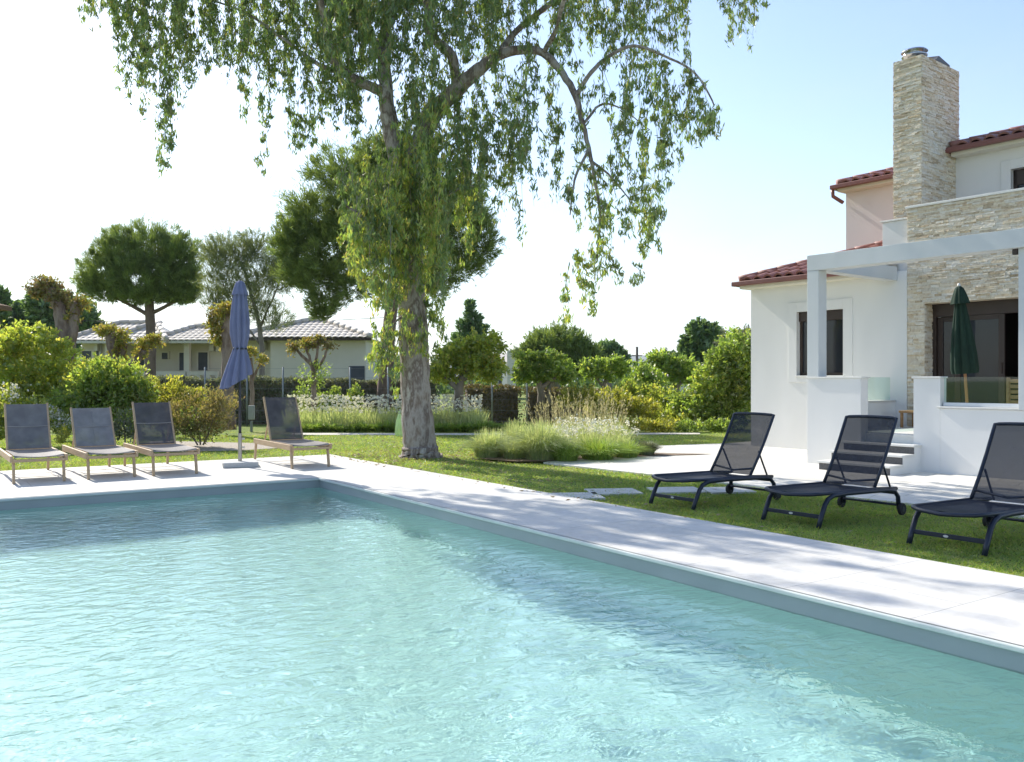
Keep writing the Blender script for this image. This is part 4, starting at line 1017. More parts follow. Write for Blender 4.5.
for (px,y0,y1,n,sx,dd,dn,dc) in strands:
    for i in range(n):
        sh = random.uniform(0,.35)*(y1-y0); eh = random.uniform(0,.28)*(y1-y0) if i else 0
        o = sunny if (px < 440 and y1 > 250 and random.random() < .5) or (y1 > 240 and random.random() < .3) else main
        strand(px+random.uniform(-sx,sx), y0+sh*(i > 0), y1-eh, ED+dc+random.uniform(-dd,dd), dn, o)
# crown above the frame, all round the limbs (real size of the tree; it also gives the shade)
for i in range(420):
    a = random.uniform(0,6.283); rr = 6.6*math.sqrt(random.random()); x = eb.x+rr*math.cos(a); y = eb.y+rr*.85*math.sin(a)
    top = 9.2+random.random()*(4.6*(1-(rr/7)**2)+.9); L = random.uniform(.7,2.0)
    bot = max(top-L, 8.55 + .0*rr)
    if y < 11.5: continue
    dd = y; px = CX+x/dd*F
    if bot < 1.42+381/F*dd+.1: bot = 1.42+381/F*dd+.1
    if top-bot < .3: top = bot+.6
    strand(px, HY-(top-H)*F/dd, HY-(bot-H)*F/dd, dd, .62, main)
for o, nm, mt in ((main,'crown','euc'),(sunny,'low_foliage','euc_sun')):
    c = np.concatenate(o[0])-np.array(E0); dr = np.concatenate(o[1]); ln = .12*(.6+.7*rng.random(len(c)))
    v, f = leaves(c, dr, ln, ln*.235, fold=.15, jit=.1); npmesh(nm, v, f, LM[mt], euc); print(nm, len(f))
# twigs as thin strips
q = np.stack(TW_P)-np.array(E0); nS = len(q); wv = np.linspace(.006,.0015,7)[None,:,None]
sd = unit(rng.normal(0,1,(nS,1,3))*np.array([1,1,0])); A_ = q-sd*wv; B_ = q+sd*wv
v = np.stack([A_,B_],2).reshape(-1,3); base = (np.arange(nS)*14)[:,None,None]; kk = np.arange(6)[None,:,None]*2
f = (base+kk+np.array([0,1,3,2])[None,None,:]).reshape(-1,4); npmesh('twigs', v, f, BK['grey'], euc)

# ------------------------------------------------------------------ pines and other trees
plant('stone_pine', 'broad dark pine standing behind the eucalyptus with reddish trunk', 'tree', None, 29, 384,
  [(350,176,46,30),(318,212,42,28),(298,232,26,20),(330,250,46,30),(318,278,34,20),(288,244,20,24),(300,272,26,18),(325,302,24,14),(321,314,14,8),(398,205,60,58),(385,160,36,26),(455,212,38,42),(482,240,22,26),(452,262,40,24),(425,285,30,18),(360,225,40,36),(352,285,24,18)],
  'pine', 420, .24, .1, shoots=.25, up=.45, clump=.17, shell=.35, bark='pine', jit=.3,
  stems=[[(384,412,.27),(386,370,.24),(389,330,.22),(393,290,.2),(396,240,.17),(398,190,.1)],[(393,290,.1),(370,280,.08),(345,262,.05)],[(394,270,.1),(425,262,.07),(455,240,.05)],[(396,240,.08),(360,215,.06),(325,215,.03)]])
plant('umbrella_pine', 'round topped umbrella pine rising behind the tiled house on the left', 'tree', None, 40, 151,
  [(104,272,28,24),(122,252,30,24),(150,246,40,24),(178,256,26,26),(190,278,14,22),(140,275,44,24),(168,285,32,18),(110,290,30,12),(150,296,40,9),(186,296,14,10),(88,282,14,14)],
  'pine', 400, .26, .1, shoots=.25, up=.5, clump=.16, shell=.45, bark='pine', jit=.3,
  stems=[[(151,390,.26),(150.5,350,.24),(150,320,.22),(149,295,.2),(150,270,.1)],[(150,316,.1),(132,306,.08),(108,294,.05)],[(150,314,.1),(170,304,.08),(188,292,.04)]])
plant('feathery_pine', 'pale feathery pine with sparse leaning branches behind the blue parasol', 'tree', None, 36, 262,
  [(232,258,28,24,0,.6),(262,280,30,28,0,.6),(216,252,16,16,0,.6),(284,268,20,26,0,.6),(245,302,24,18,0,.5),(254,246,24,14,0,.6),(222,286,22,22,0,.5),(272,318,22,14,0,.45),(212,300,12,14,0,.4)],
  'pine_pale', 210, .34, .06, up=1.0, clump=.2, shell=.25, bark='grey', jit=.25,
  stems=[[(262,395,.13),(262,350,.11),(258,320,.09),(250,290,.07),(242,262,.04)],[(259,330,.05),(272,300,.04),(284,272,.025)],[(261,345,.05),(240,318,.04),(226,295,.025)],[(257,315,.04),(232,300,.03),(218,270,.02)]])
plant('conifer', 'dark blue green conifer far behind the small garden trees', 'tree', None, 62, 470,
  [(470,307,5,8),(473,318,10,6),(464,325,9,5),(476,330,13,6),(466,338,15,7),(480,345,16,7),(462,350,18,8)], 'dark', 80, .45, .2, up=.1, clump=.3,
  stems=[[(470,400,.2),(470,350,.15),(470,305,.05)]])
plant('bushy_pine', 'bushy mid green pine with domed crown behind the small garden trees', 'tree', None, 52, 556,
  [(556,346,34,17),(532,356,18,12),(580,358,22,16),(555,365,40,14)], 'pine', 170, .45, .15, up=.7, clump=.2, shell=.5, stems=[[(556,400,.25),(556,360,.2)]])
plant('round_tree', 'small dark round tree far off left of the utility pole', 'tree', None, 75, 609,
  [(609,353,16,9),(598,360,12,9),(620,361,10,8),(606,365,20,9)], 'dark', 80, .5, .4, clump=.25, stems=[[(609,392,.25),(609,365,.2)]])
plant('tall_tree', 'tall dark green tree far off beside the villa wing', 'tree', None, 55, 700,
  [(697,335,12,13),(711,338,11,14),(688,348,9,10),(702,354,20,14),(669,362,10,9),(680,365,14,10),(714,362,14,12)], 'dark', 120, .36, .45, clump=.28, shell=.4, stems=[[(700,402,.3),(700,370,.25),(699,345,.1)]])
plant('woodland_tree', 'dark wood tree beyond the far left garden, the taller of two', 'tree', None, 62, 60, [(62,318,24,20),(48,305,20,14),(80,322,16,18),(60,336,30,14)], 'dark', 96, .5, .4, clump=.25, shell=.5, stems=[[(60,395,.3),(60,340,.25)]])
plant('woodland_tree', 'dark wood tree beyond the far left garden, partly outside the frame', 'tree', None, 66, 14, [(18,322,24,16),(0,330,20,18),(34,328,18,14),(10,342,30,14)], 'dark', 96, .5, .4, clump=.25, shell=.5, stems=[[(14,395,.3),(14,340,.25)]])
plant('woodland_tree', 'small dark treetop above the pavilion roof at the left edge', 'tree', None, 58, -2, [(1,296,7,8),(-6,310,12,14)], 'dark', 100, .4, .4, clump=.3, stems=[[(-3,395,.25),(-2,310,.15)]])

# broadleaf row on the right
plant('garden_tree', 'yellow green garden tree with branching trunk just right of the eucalyptus trunk', 'tree', None, 26, 458,
  [(452,364,22,16),(485,350,20,18),(440,374,14,11),(492,370,18,14),(466,352,18,12),(478,366,22,14),(445,355,10,8)], 'lime', 280, .13, .6, clump=.22, shell=.4, up=-.1,
  stems=[[(458,412,.15),(459,392,.13),(462,378,.1),(472,362,.06),(482,350,.03)],[(459,390,.09),(446,378,.06),(438,370,.03)],[(462,380,.08),(482,370,.05),(495,362,.02)]])
plant('garden_tree', 'flat topped green garden tree standing in front of the bushy pine', 'tree', None, 27, 542,
  [(528,366,16,12),(556,368,20,12),(542,358,18,8),(540,374,26,9),(566,378,9,8),(520,376,8,8)], 'green', 289, .12, .6, clump=.22, shell=.4, up=-.1,
  stems=[[(541,404,.14),(541,390,.12),(536,378,.08),(527,366,.04)],[(541,389,.09),(552,378,.06),(562,368,.03)],[(549,404,.07),(550,388,.06),(556,375,.03)]])
plant('garden_tree', 'loose small garden tree with pale bent trunk right of the flat topped tree', 'tree', None, 29, 604,
  [(602,374,20,9),(612,364,16,8),(590,368,12,9),(622,372,8,7)], 'green', 204, .13, .6, clump=.24, shell=.3, up=-.1, stems=[[(603,408,.09),(603,392,.08),(606,380,.06),(615,366,.03)],[(604,388,.05),(594,374,.03)]])
plant('garden_tree', 'rounded olive green tree below the utility pole', 'tree', None, 31, 642,
  [(640,376,16,14),(654,388,14,14),(632,392,14,12),(648,398,16,12)], 'green', 221, .14, .55, clump=.24, shell=.4, stems=[[(642,415,.1),(642,392,.08)]])
plant('garden_tree', 'dark stemmed garden tree left of the tall shrub by the villa', 'tree', None, 34, 677,
  [(666,366,16,9),(684,368,16,11),(658,358,12,8),(692,378,10,9),(672,378,14,8)], 'green', 204, .15, .55, clump=.24, shell=.4, stems=[[(677,412,.13),(677,392,.11),(672,376,.07),(662,364,.03)],[(677,388,.08),(688,374,.04)]])
plant('olive_tree', 'olive toned tree whose crown shows above the tall shrub by the villa', 'tree', None, 28, 738,
  [(738,344,18,14),(752,342,14,14),(724,352,10,10),(745,358,22,12)], 'grey', 187, .14, .35, clump=.25, shell=.4, stems=[[(740,415,.12),(740,360,.08)]], extra=[('foliage',[(738,346,18,14)],'lime',60,.13,.4)])
plant('tall_shrub', 'tall leafy shrub against the left corner of the villa wing', 'shrub', None, 26, 725,
  [(736,352,20,20),(735,372,22,22),(712,386,24,22),(742,402,16,26),(702,406,18,16),(718,364,16,14),(752,375,16,36),(725,412,26,14)], 'green', 255, .13, .5, clump=.22, shell=.45, up=-.05,
  extra=[('foliage',[(712,386,22,18),(735,380,18,26),(706,402,16,12)],'lime',60,.13,.5)], stems=[[(725,440,.05),(722,410,.04),(716,380,.02)],[(730,440,.05),(738,400,.04),(740,365,.02)]])
for px,py,rx,ry,d,mt,lab in ((614,404,22,13,26.3,'yellow','yellow green shrub behind the flowering grasses, left one of two'),(640,408,18,11,26,'yellow','yellow green shrub behind the flowering grasses, right one of two'),
      (578,396,20,11,26.5,'yellow','pale yellow shrub behind the tall straw plumes'),(662,416,16,9,26.5,'lime','small lime shrub under the dark stemmed garden tree'),(690,420,16,8,26,'lime','low spreading lime shrub at the foot of the tall shrub'),
      (630,396,20,14,28,'lime','broad lime shrub between the pale trunked tree and the olive green tree'),(660,400,18,14,27.5,'lime','broad lime shrub below the olive green tree'),(600,402,16,11,27,'yellow','yellowish shrub in front of the loose pale trunked tree'),(684,402,15,13,26.5,'green','mid green shrub left of the tall shrub')):
    plant('shrub', lab, 'shrub', 'shrubs behind the lawn', d, px, [(px,py,rx,ry),(px-rx*.5,py+4,rx*.6,ry*.7),(px+rx*.55,py+3,rx*.5,ry*.75)], mt, 170, .11, .55, clump=.25, shell=.4, crown='foliage', trunk='stems', stems=[[(px,424,.03),(px-3,py,.015)],[(px+2,424,.03),(px+6,py-2,.015)]])
for px,w_,lab in ((612,20,'low golden groundcover shrub at the far left end of the lawn edge row'),(640,17,'low golden groundcover shrub second from left in the lawn edge row'),(665,16,'low golden groundcover shrub in the middle of the lawn edge row'),(692,17,'low darker groundcover shrub second from right in the lawn edge row'),(722,20,'low darker groundcover shrub ending the lawn edge row beside the villa')):
    plant('groundcover_shrub', lab, 'shrub', 'low shrubs along the lawn edge', 24.6, px, [(px,425,w_,6),(px-8,427,w_*.7,5)], 'yellow' if px < 690 else 'green', 357, .09, .5, clump=.3, shell=.4, crown='foliage')

# left garden
plant('citrus_tree', 'leafy citrus tree at the left edge behind the first wooden lounger', 'tree', None, 19.5, 30,
  [(30,340,26,14),(8,356,26,24),(54,366,26,22),(28,380,36,24),(-15,370,24,28),(64,350,12,9),(20,404,34,18),(56,398,24,18)], 'lime', 208, .11, .55, clump=.17, shell=.22, shoots=2.2, up=-.05, stems=[[(30,440,.07),(32,400,.06),(28,360,.03)],[(33,420,.05),(50,385,.03)],[(30,420,.05),(10,375,.03)]])
plant('big_shrub', 'large bright green shrub behind the second wooden lounger', 'shrub', None, 18.6, 108,
  [(98,378,24,18),(82,402,26,24),(122,388,24,22),(112,412,36,24),(142,402,16,22),(68,410,16,20),(104,396,30,22)], 'green', 232, .105, .5, clump=.17, shell=.22, shoots=2.2, up=.05, extra=[('foliage',[(96,374,22,15),(124,382,22,18),(82,390,18,16),(142,398,12,16)],'lime',70,.11,.45)], stems=[[(108,440,.05),(104,410,.04),(98,380,.02)],[(110,440,.05),(122,405,.03)]])
plant('shrub', 'pale flowering shrub at the left edge below the citrus tree', 'shrub', None, 18, 12, [(12,408,24,20),(40,415,20,16),(-10,420,20,20),(20,428,34,14)], 'lime', 323, .09, .5, clump=.22, shell=.4, crown='foliage', trunk='stems', extra=[('blossoms',[(14,402,24,16),(46,418,14,12),(58,420,8,8)],'petal',14,.06,.8)], stems=[[(12,440,.03),(12,410,.015)]])
plant('shrub', 'yellow tipped shrub behind the third wooden lounger', 'shrub', None, 19.4, 165, [(154,392,11,14),(176,394,13,16),(196,398,13,14),(166,412,28,18),(186,412,20,14)], 'yellow', 340, .09, .5, clump=.22, shell=.35, up=.4, crown='foliage', trunk='stems', stems=[[(165,445,.03),(155,395,.012)],[(168,445,.03),(176,395,.012)]])
plant('shrub', 'twiggy brownish bush beside the gravel bed left of the blue parasol', 'shrub', None, 18.6, 200, [(196,414,30,20),(224,408,16,20),(176,420,24,19),(206,428,28,14),(214,400,12,12)], 'twig', 442, .075, .3, clump=.25, shell=.3, up=.7, crown='foliage', trunk='stems', extra=[('foliage',[(200,428,26,14),(186,424,18,14)],'green',120,.07,.4)], stems=[[(200,445,.02),(196,405,.008)],[(203,445,.02),(222,400,.008)],[(197,445,.02),(180,408,.008)]])
plant('shrub', 'grey leaved low shrub between the second and third wooden loungers', 'shrub', None, 17.8, 126, [(124,424,14,15),(132,434,12,10),(112,432,14,12)], 'grey', 442, .07, .35, clump=.25, shell=.35, up=.3, crown='foliage', trunk='stems', extra=[('foliage',[(124,424,14,14)],'green',130,.07,.4)], stems=[[(125,448,.02),(124,420,.008)]])
plant('shrub', 'small yellow grassy bush between the first and second wooden loungers', 'shrub', None, 17.4, 66, [(66,436,9,8),(60,440,8,6)], 'yellow', 510, .08, .18, clump=.3, shell=.2, up=.9, crown='foliage')
plant('shrub', 'white flowering shrub seen between the first two wooden loungers', 'shrub', None, 18.0, 58, [(58,424,14,12),(70,428,10,10)], 'green', 391, .07, .4, clump=.25, shell=.35, crown='foliage', extra=[('blossoms',[(56,420,12,8),(64,424,8,6)],'petal',30,.07,.8)])

# pollarded trees
plant('pollarded_tree', 'thick twin stemmed pollarded tree with reddish regrowth at the far left', 'tree', None, 21, 66,
  [(46,287,17,9),(58,296,11,12),(36,291,9,7)], 'red', 627, .10, .45, clump=.35, shell=.3, bark='pollard', nst=14, up=0, extra=[('foliage',[(84,304,8,7),(70,318,6,10)],'pollard',220,.09,.45),('foliage',[(75,302,9,8),(77,312,6,8)],'red',300,.1,.45)],
  stems=[[(68,430,0.218),(67,390,0.204),(66,350,0.197),(62,320,0.170),(57,300,0.150),(50,290,0.136)],[(68,365,0.136),(72,335,0.122),(75,315,0.116),(76,302,0.102)]])
plant('pollarded_tree', 'short forked pollarded tree in front of the tiled house, left of the umbrella pine trunk', 'tree', None, 24, 116,
  [(106,331,14,6),(122,338,9,11),(148,343,11,8),(156,338,6,5),(140,350,8,8),(118,360,8,14)], 'pollard', 456, .11, .45, clump=.35, shell=.3, bark='pollard', nst=12, up=0,
  stems=[[(117,420,0.184),(116,380,0.170),(114,350,0.163),(111,334,0.150)],[(118,395,0.116),(132,368,0.109),(144,350,0.102)],[(117,370,0.082),(124,350,0.082),(123,342,0.068)]])
plant('pollarded_tree', 'single stemmed pollarded tree with green head just left of the blue parasol', 'tree', None, 23, 228,
  [(226,314,15,10),(215,328,9,13),(236,308,12,6),(220,342,6,6)], 'pollard', 494, .11, .45, clump=.3, shell=.35, bark='pollard', nst=14, up=0, extra=[('foliage',[(236,308,11,6),(212,318,6,6)],'red',150,.1,.45)],
  stems=[[(229,430,0.177),(228,390,0.170),(228,350,0.163),(227,325,0.150),(228,312,0.122)]])
plant('pollarded_tree', 'low pollarded tree with several upright arms in front of the pale house wall', 'tree', None, 26, 313,
  [(293,347,4,3),(306,344,4,4),(318,341,5,4),(328,345,4,3),(312,343,4,3)], 'red', 988, .10, .45, clump=.5, shell=.2, bark='pollard', up=0, extra=[('foliage',[(306,344,4,4),(318,341,5,4),(294,347,4,3)],'pollard',500,.1,.45),('foliage',[(313,378,15,14),(322,368,8,10)],'green',100,.1,.35)],
  stems=[[(314,415,0.082),(314,385,0.075),(313,368,0.068),(304,358,0.048),(296,349,0.034)],[(314,372,0.054),(309,356,0.041),(306,346,0.034)],[(314,370,0.054),(317,355,0.041),(318,343,0.034)],[(314,372,0.048),(323,360,0.041),(328,347,0.034)]])
plant('pollarded_tree', 'small yellowing pollarded tree half hidden behind the blue parasol pole', 'tree', None, 25, 252,
  [(262,359,6,4),(252,352,5,5),(244,358,5,5)], 'pollard', 608, .10, .45, clump=.4, shell=.2, bark='pollard', up=0, stems=[[(252,412,0.068),(252,385,0.061),(251,358,0.041)],[(252,382,0.041),(260,364,0.034)]])

# hedges: leafy box over a darker twig core
def hedge(label, px0, px1, d0, d1, z1, mat, dens, leaf, group='clipped hedges', depth=1.0):
    A, B = GD(px0,d0), GD(px1,d1); L = (B-A).length; e = empty('hedge', (A.x,A.y,-.03), math.atan2(B.y-A.y,B.x-A.x), label, 'hedge', group)
    mb = MB(); mb.box(.12,L-.12,.12,depth-.12,0,z1-.1); mb.build('branches', BK['grey'], e)
    n = int((L*z1*2+L*depth+2*depth*z1)*dens)
    p = rng.random((n,3))*np.array([L,depth,z1]); k = rng.integers(0,4,n)
    th = rng.random(n)**2*.16
    p[:,1] = np.where(k<=1, th, np.where(k==3, depth-th, p[:,1])); p[:,2] = np.where(k==2, z1-th*.8, p[:,2])
    p[:,2] += .035*np.sin(p[:,0]*2.1)+.03*np.sin(p[:,0]*5.3)+rng.normal(0,.02,n); p[:,1] += .05*np.sin(p[:,0]*1.7+p[:,2]*3)
    o = np.zeros((n,3)); o[:,1] = np.where(k<=1,-1,np.where(k==3,1,0)); o[:,2] = np.where(k==2,1,.3)
    ln = leaf*(.6+.8*rng.random(n)); v, f = leaves(p, o, ln, ln*.5, jit=.8); npmesh('foliage', v, f, LM[mat], e); return e
hedge('long grey green clipped hedge in front of the pale tiled house', 140, 300, 29, 29, 1.55, 'grey', 408, .1)
hedge('shorter grey green hedge section behind the white flower bed', 300.5, 440, 29, 29.5, 1.5, 'grey', 408, .1)
hedge('rust tinted clipped hedge between the two nearer garden trees', 464, 522, 29, 29.3, 1.27, 'rust', 260, .1)
hedge('rust tinted clipped hedge behind the tall straw plumes', 526, 602, 29.3, 29.6, 1.18, 'rust', 260, .1)
# wild climbers in front of the hedge
for px,lab in ((330,'loose green bush in front of the hedge left of the eucalyptus'),(352,'pointed green bush in front of the hedge left of the eucalyptus'),(300,'mid green bush in front of the hedge behind the teak lounger')):
    plant('shrub', lab, 'shrub', 'bushes in front of the hedge', 27.5, px, [(px,400,11,9),(px+5,394,6,9),(px-7,404,9,7)], 'green', 187, .12, .4, clump=.3, shell=.3, up=.2, crown='foliage')

# wire fence
fe = empty('wire_fence', GD(205,28,-.03), 0, 'thin wire fence on grey metal posts running behind the flower bed', 'fence')
M['post'] = surf('galvanised_post', (.24,.27,.28), (.2,.22,.23), rough=.5, metal=.4, bump=0)
fb = fe.location.copy()
for px in (205,247,283,350,388,455,492,527):
    mb = MB(); c = GD(px,28)-fb; mb.tube([(c.x,c.y,0),(c.x,c.y,1.9)],.028,8); mb.build('post', M['post'], fe, smooth=True)
mb = MB()
for z in (.15,.5,.85,1.2,1.55,1.85):
    a, b = GD(205,28)-fb, GD(527,28)-fb; mb.tube([(a.x,a.y+.03,z),(b.x,b.y+.03,z)], .0035, 4)
w_ = mb.build('wires', M['post'], fe)
w_['kind'] = 'stuff'

# ------------------------------------------------------------------ flower bed and grasses
def tuft(n, r, h, lean, mat, w=.008, name='grass_tuft', droop=.35):
    a = rng.random(n)*6.283; rb = r*.5*np.sqrt(rng.random(n)); base = np.stack([rb*np.cos(a), rb*np.sin(a), np.zeros(n)],1)
    k = rng.random(n); hh = h*(.6+.4*rng.random(n))*(1-.25*k); ln = lean*1.35*k; a2 = a+rng.normal(0,.45,n); dirx = np.stack([np.cos(a2),np.sin(a2),np.zeros(n)],1)
    pts = []
    for t in (0,.3,.58,.82,1.):
        z = hh*(1.75*t-(.75+droop*1.1*k)*t*t); o_ = ln*(t**1.6)
        pts.append(base+dirx*o_[:,None]+np.stack([0*z,0*z,z],1))
    sd = unit(np.cross(dirx+.01, np.array([0,0,1.]))+rng.normal(0,.25,(n,3)))*(w*(.7+.6*rng.random(n)))[:,None]*.5
    v = np.stack([q for p,wf in zip(pts,(1,1,.85,.6,.12)) for q in (p-sd*wf,p+sd*wf)],1).reshape(-1,3)
    i = np.arange(n)[:,None]*10; f = np.concatenate([i+np.array([[2*j,2*j+1,2*j+3,2*j+2]]) for j in range(4)])
    return npmesh(name, v, f, LM[mat])
lab_t = 'small bright green grass tuft in the row edging the white flower bed'
t0 = tuft(260, .25, .3, .28, 'tuft', .018)
pxs = list(range(289,402,9))+list(range(440,530,10))
for i, px in enumerate(pxs):
    o = t0 if i == 0 else t0.copy()
    if i: COL.objects.link(o)
    o.location = GD(px+random.uniform(-1.5,1.5), 24.75+random.uniform(-.1,.1), -.03); o.rotation_euler = (0,0,random.uniform(0,6)); k = random.uniform(.85,1.2); o.scale = (k,k,k*random.uniform(.9,1.15))
    tag(o, lab_t, 'grass tuft', 'grass tufts edging the flower bed')
# agapanthus-like bed: leaves, stems and white heads nobody could count
bp_, bt_ = [], []
n = 5200
pxr = np.where(rng.random(n) < .62, rng.uniform(286,412,n), rng.uniform(424,484,n)); dr = rng.uniform(25.1,26.8,n)
x = (pxr-CX)/F*dr; base = np.stack([x,dr,np.full(n,-.03)],1); tip = base+np.stack([rng.normal(0,.12,n),rng.normal(0,.12,n),rng.uniform(.35,.72,n)],1)
v, f = blades(base, tip, .018); lv = npmesh('flower_bed_leaves', v, f, LM['fount']); tag(lv, kind='stuff')
n = 1050; pxr = np.where(rng.random(n) < .68, rng.uniform(288,410,n), rng.uniform(426,482,n)); dr = rng.uniform(25.1,26.8,n); x = (pxr-CX)/F*dr; top = rng.uniform(.5,1.0,n)
hd = np.stack([x,dr,top],1); q = 14
q = 7; c = np.repeat(hd,q,0)+unit(rng.normal(0,1,(n*q,3)))*.03*np.array([1,1,.8]); ln = np.full(n*q,.046); v1, f1 = leaves(c, rng.normal(0,1,(n*q,3)), ln, ln*.8)
fl = npmesh('white_flowers', v1, f1, LM['petal']); tag(fl, kind='stuff')

# ornamental grasses in the near bed
def fountain(px, py, n, r, h, lean, mat, label, w=.007, droop=.45, cat='ornamental grass'):
    o = tuft(n, r, h, lean, mat, w, 'ornamental_grass', droop); o.location = G(px,py,.0); return tag(o, label, cat, 'ornamental grasses beside the patio')
fountain(489,457,1700,.5,.6,.46,'fount','soft pale fountain grass clump nearest the eucalyptus trunk')
fountain(541,459.5,2400,.55,.8,.52,'fount','largest fountain grass clump, arching pale blades, at the front of the bed')
fountain(515,449,1000,.45,.7,.42,'fount','pale fountain grass clump behind the front two')
fountain(515,458.5,900,.4,.45,.4,'fount','low pale fountain grass clump between the nearest and the largest clumps')
fountain(566,460.5,1000,.4,.4,.36,'tuft','short bright green grass clump at the corner of the patio')
fountain(598,459,1700,.55,.45,.5,'tuft','wide bright green grass clump with yellow flowers along the patio')
fountain(626,457,900,.4,.38,.36,'tuft','short bright green grass clump right of the wide one')
fountain(618,446,1000,.45,.6,.4,'fount','upright grass clump behind the right end of the bed')
o = tuft(1300,.3,.3,.2,'grey',.011,'lavender_bush',.1); o.location = G(646,455); tag(o, 'small round grey green lavender bush alone at the right end of the bed', 'shrub')
# tall flowering stems with plumes and white flowers
def stems_plant(px, py, n, r, h, label, plume, flower):
    b = G(px,py); e = empty('flowering_grass', b, 0, label, 'ornamental grass', 'tall flowering grasses in the near bed')
    a = rng.random(n)*6.283; rb = r*np.sqrt(rng.random(n)); base = np.stack([rb*.7*np.cos(a), rb*.7*np.sin(a), np.zeros(n)],1)
    hh = h*(.6+.45*rng.random(n)); tip = np.stack([rb*1.3*np.cos(a)+rng.normal(0,.08,n), rb*1.3*np.sin(a)+rng.normal(0,.08,n), hh],1)
    v, f = blades(base, tip, .006); npmesh('stalks', v, f, LM['fount' if flower else 'straw'], e)
    k = n*4; bb = np.repeat(base,4,0)+rng.normal(0,.06,(k,3))*np.array([1,1,0]); tt = bb+np.stack([rng.normal(0,.12,k),rng.normal(0,.12,k),h*.55*rng.uniform(.5,1.1,k)],1)
    v, f = blades(bb, tt, .008); npmesh('leaves', v, f, LM['fount'], e)
    if plume:
        q = 6; t = np.repeat(tip,q,0); dd = np.repeat(unit(tip-base),q,0); c = t-dd*rng.uniform(0,.16,(n*q,1))+rng.normal(0,.007,(n*q,3)); ln = np.full(n*q,.05)
        v, f = leaves(c, dd, ln, ln*.22); npmesh('plumes', v, f, LM['straw'], e)
    if flower:
        q = 6; m_ = n//4; t = np.repeat(tip[:m_],q,0); c = t+rng.normal(0,.03,(m_*q,3)); ln = np.full(m_*q,.045); v, f = leaves(c, rng.normal(0,1,(m_*q,3)), ln, ln*.8); npmesh('flowers', v, f, LM['petal'], e)
stems_plant(556,447,110,.5,1.0,'tall straw coloured plumes at the left of the near bed',True,False)
stems_plant(600,446,110,.5,1.05,'tall straw coloured plumes at the right of the near bed',True,False)
stems_plant(578,443,110,.6,1.2,'tallest straw coloured plumes at the back of the near bed',True,False)
stems_plant(585,453,280,.42,.66,'white flowering stems in front of the straw plumes',False,True)
stems_plant(612,451,240,.4,.6,'white flowering stems at the right of the near bed',False,True)
stems_plant(560,455,160,.3,.52,'white flowering stems behind the largest fountain grass clump',False,True)

# lawn blades, fallen leaves, pebbles (uncountable)
patio_poly = [(.55,15.2),(5.1,9.5),(10.5,3.2),(22,12),(12,26),(4.9,19.85),(2.3,18.7),(1.6,17.2),(1.0,16.1)]
bed_poly = [(-.55,15.8),(0.0,15.3),(0.55,15.25),(1.3,15.9),(2.0,16.2),(3.9,16.8),(3.0,17.0),(2.3,17.3),(1.2,17.6),(-.2,17.0)]
def npin(x, y, P):
    c = np.zeros(len(x), bool); n = len(P)
    for i in range(n):
        x0,y0 = P[i][:2]; x1,y1 = P[(i+1)%n][:2]
        with np.errstate(divide='ignore', invalid='ignore'):
            c ^= ((y0 > y) != (y1 > y)) & (x < (x1-x0)*(y-y0)/(y1-y0)+x0)
    return c
ci, si = math.cos(-PA), math.sin(-PA)
def on_lawn(x, y, edge=0.):
    lx = ci*(x-PC.x)-si*(y-PC.y); ly = si*(x-PC.x)+ci*(y-PC.y)
    deck_ = (lx < DX+edge) & (ly < DY+edge)
    gb = [GD(140,17.6),GD(180,17.7),GD(245,18.1),GD(290,18.9),GD(300,19.6),GD(255,20.2),GD(180,20.8),GD(150,20.8)]
    return ~deck_ & ~npin(x,y,patio_poly) & ~npin(x,y,[tuple(p) for p in gb]) & ~((y > 23.2) & (y < 24.3) & (x < 5.5))
n = 420000
d = 4.5*np.exp(rng.random(n)*math.log(24.5/4.5)); px = rng.uniform(-40,1090,n); x = (px-CX)/F*d
ok = on_lawn(x,d,-.02) & ~npin(x,d,bed_poly); x, d = x[ok], d[ok]; n = len(x)
nz = .5+.5*np.sin(x*1.3+np.sin(d*.9)*2)*np.sin(d*1.1+np.sin(x*1.7))
hh = (.018+.024*rng.random(n)**2+.018*(~on_lawn(x,d,.05))*rng.random(n))*(.75+.6*nz); base = np.stack([x,d,np.full(n,-.032)],1); le = hh*.9
tip = base+np.stack([rng.normal(0,1,n)*le,rng.normal(0,1,n)*le,hh],1)
v, f = blades(base, tip, .0045*(1+d/14)); lb = npmesh('lawn_grass', v, f, LM['lawnb']); tag(lb, kind='stuff'); print('blades', n)
n = 3200
d = 6*np.exp(rng.random(n)*math.log(24/6)); px = rng.normal(430,150,n); x = (px-CX)/F*d
x[:1100] = eb.x+rng.normal(0,1.1,1100); d[:1100] = eb.y+rng.normal(0,1.1,1100)
ok = on_lawn(x,d,-.25); x, d = x[ok], d[ok]; n = len(x); z = np.where(on_lawn(x,d,0.), .0, .012)
ln = .07*(.5+.7*rng.random(n)); v, f = leaves(np.stack([x,d,z],1), np.stack([rng.normal(0,1,n),rng.normal(0,1,n),rng.normal(0,.12,n)],1), ln, ln*.28, jit=.05)
tag(npmesh('fallen_leaves', v, f, LM['litter']), kind='stuff')

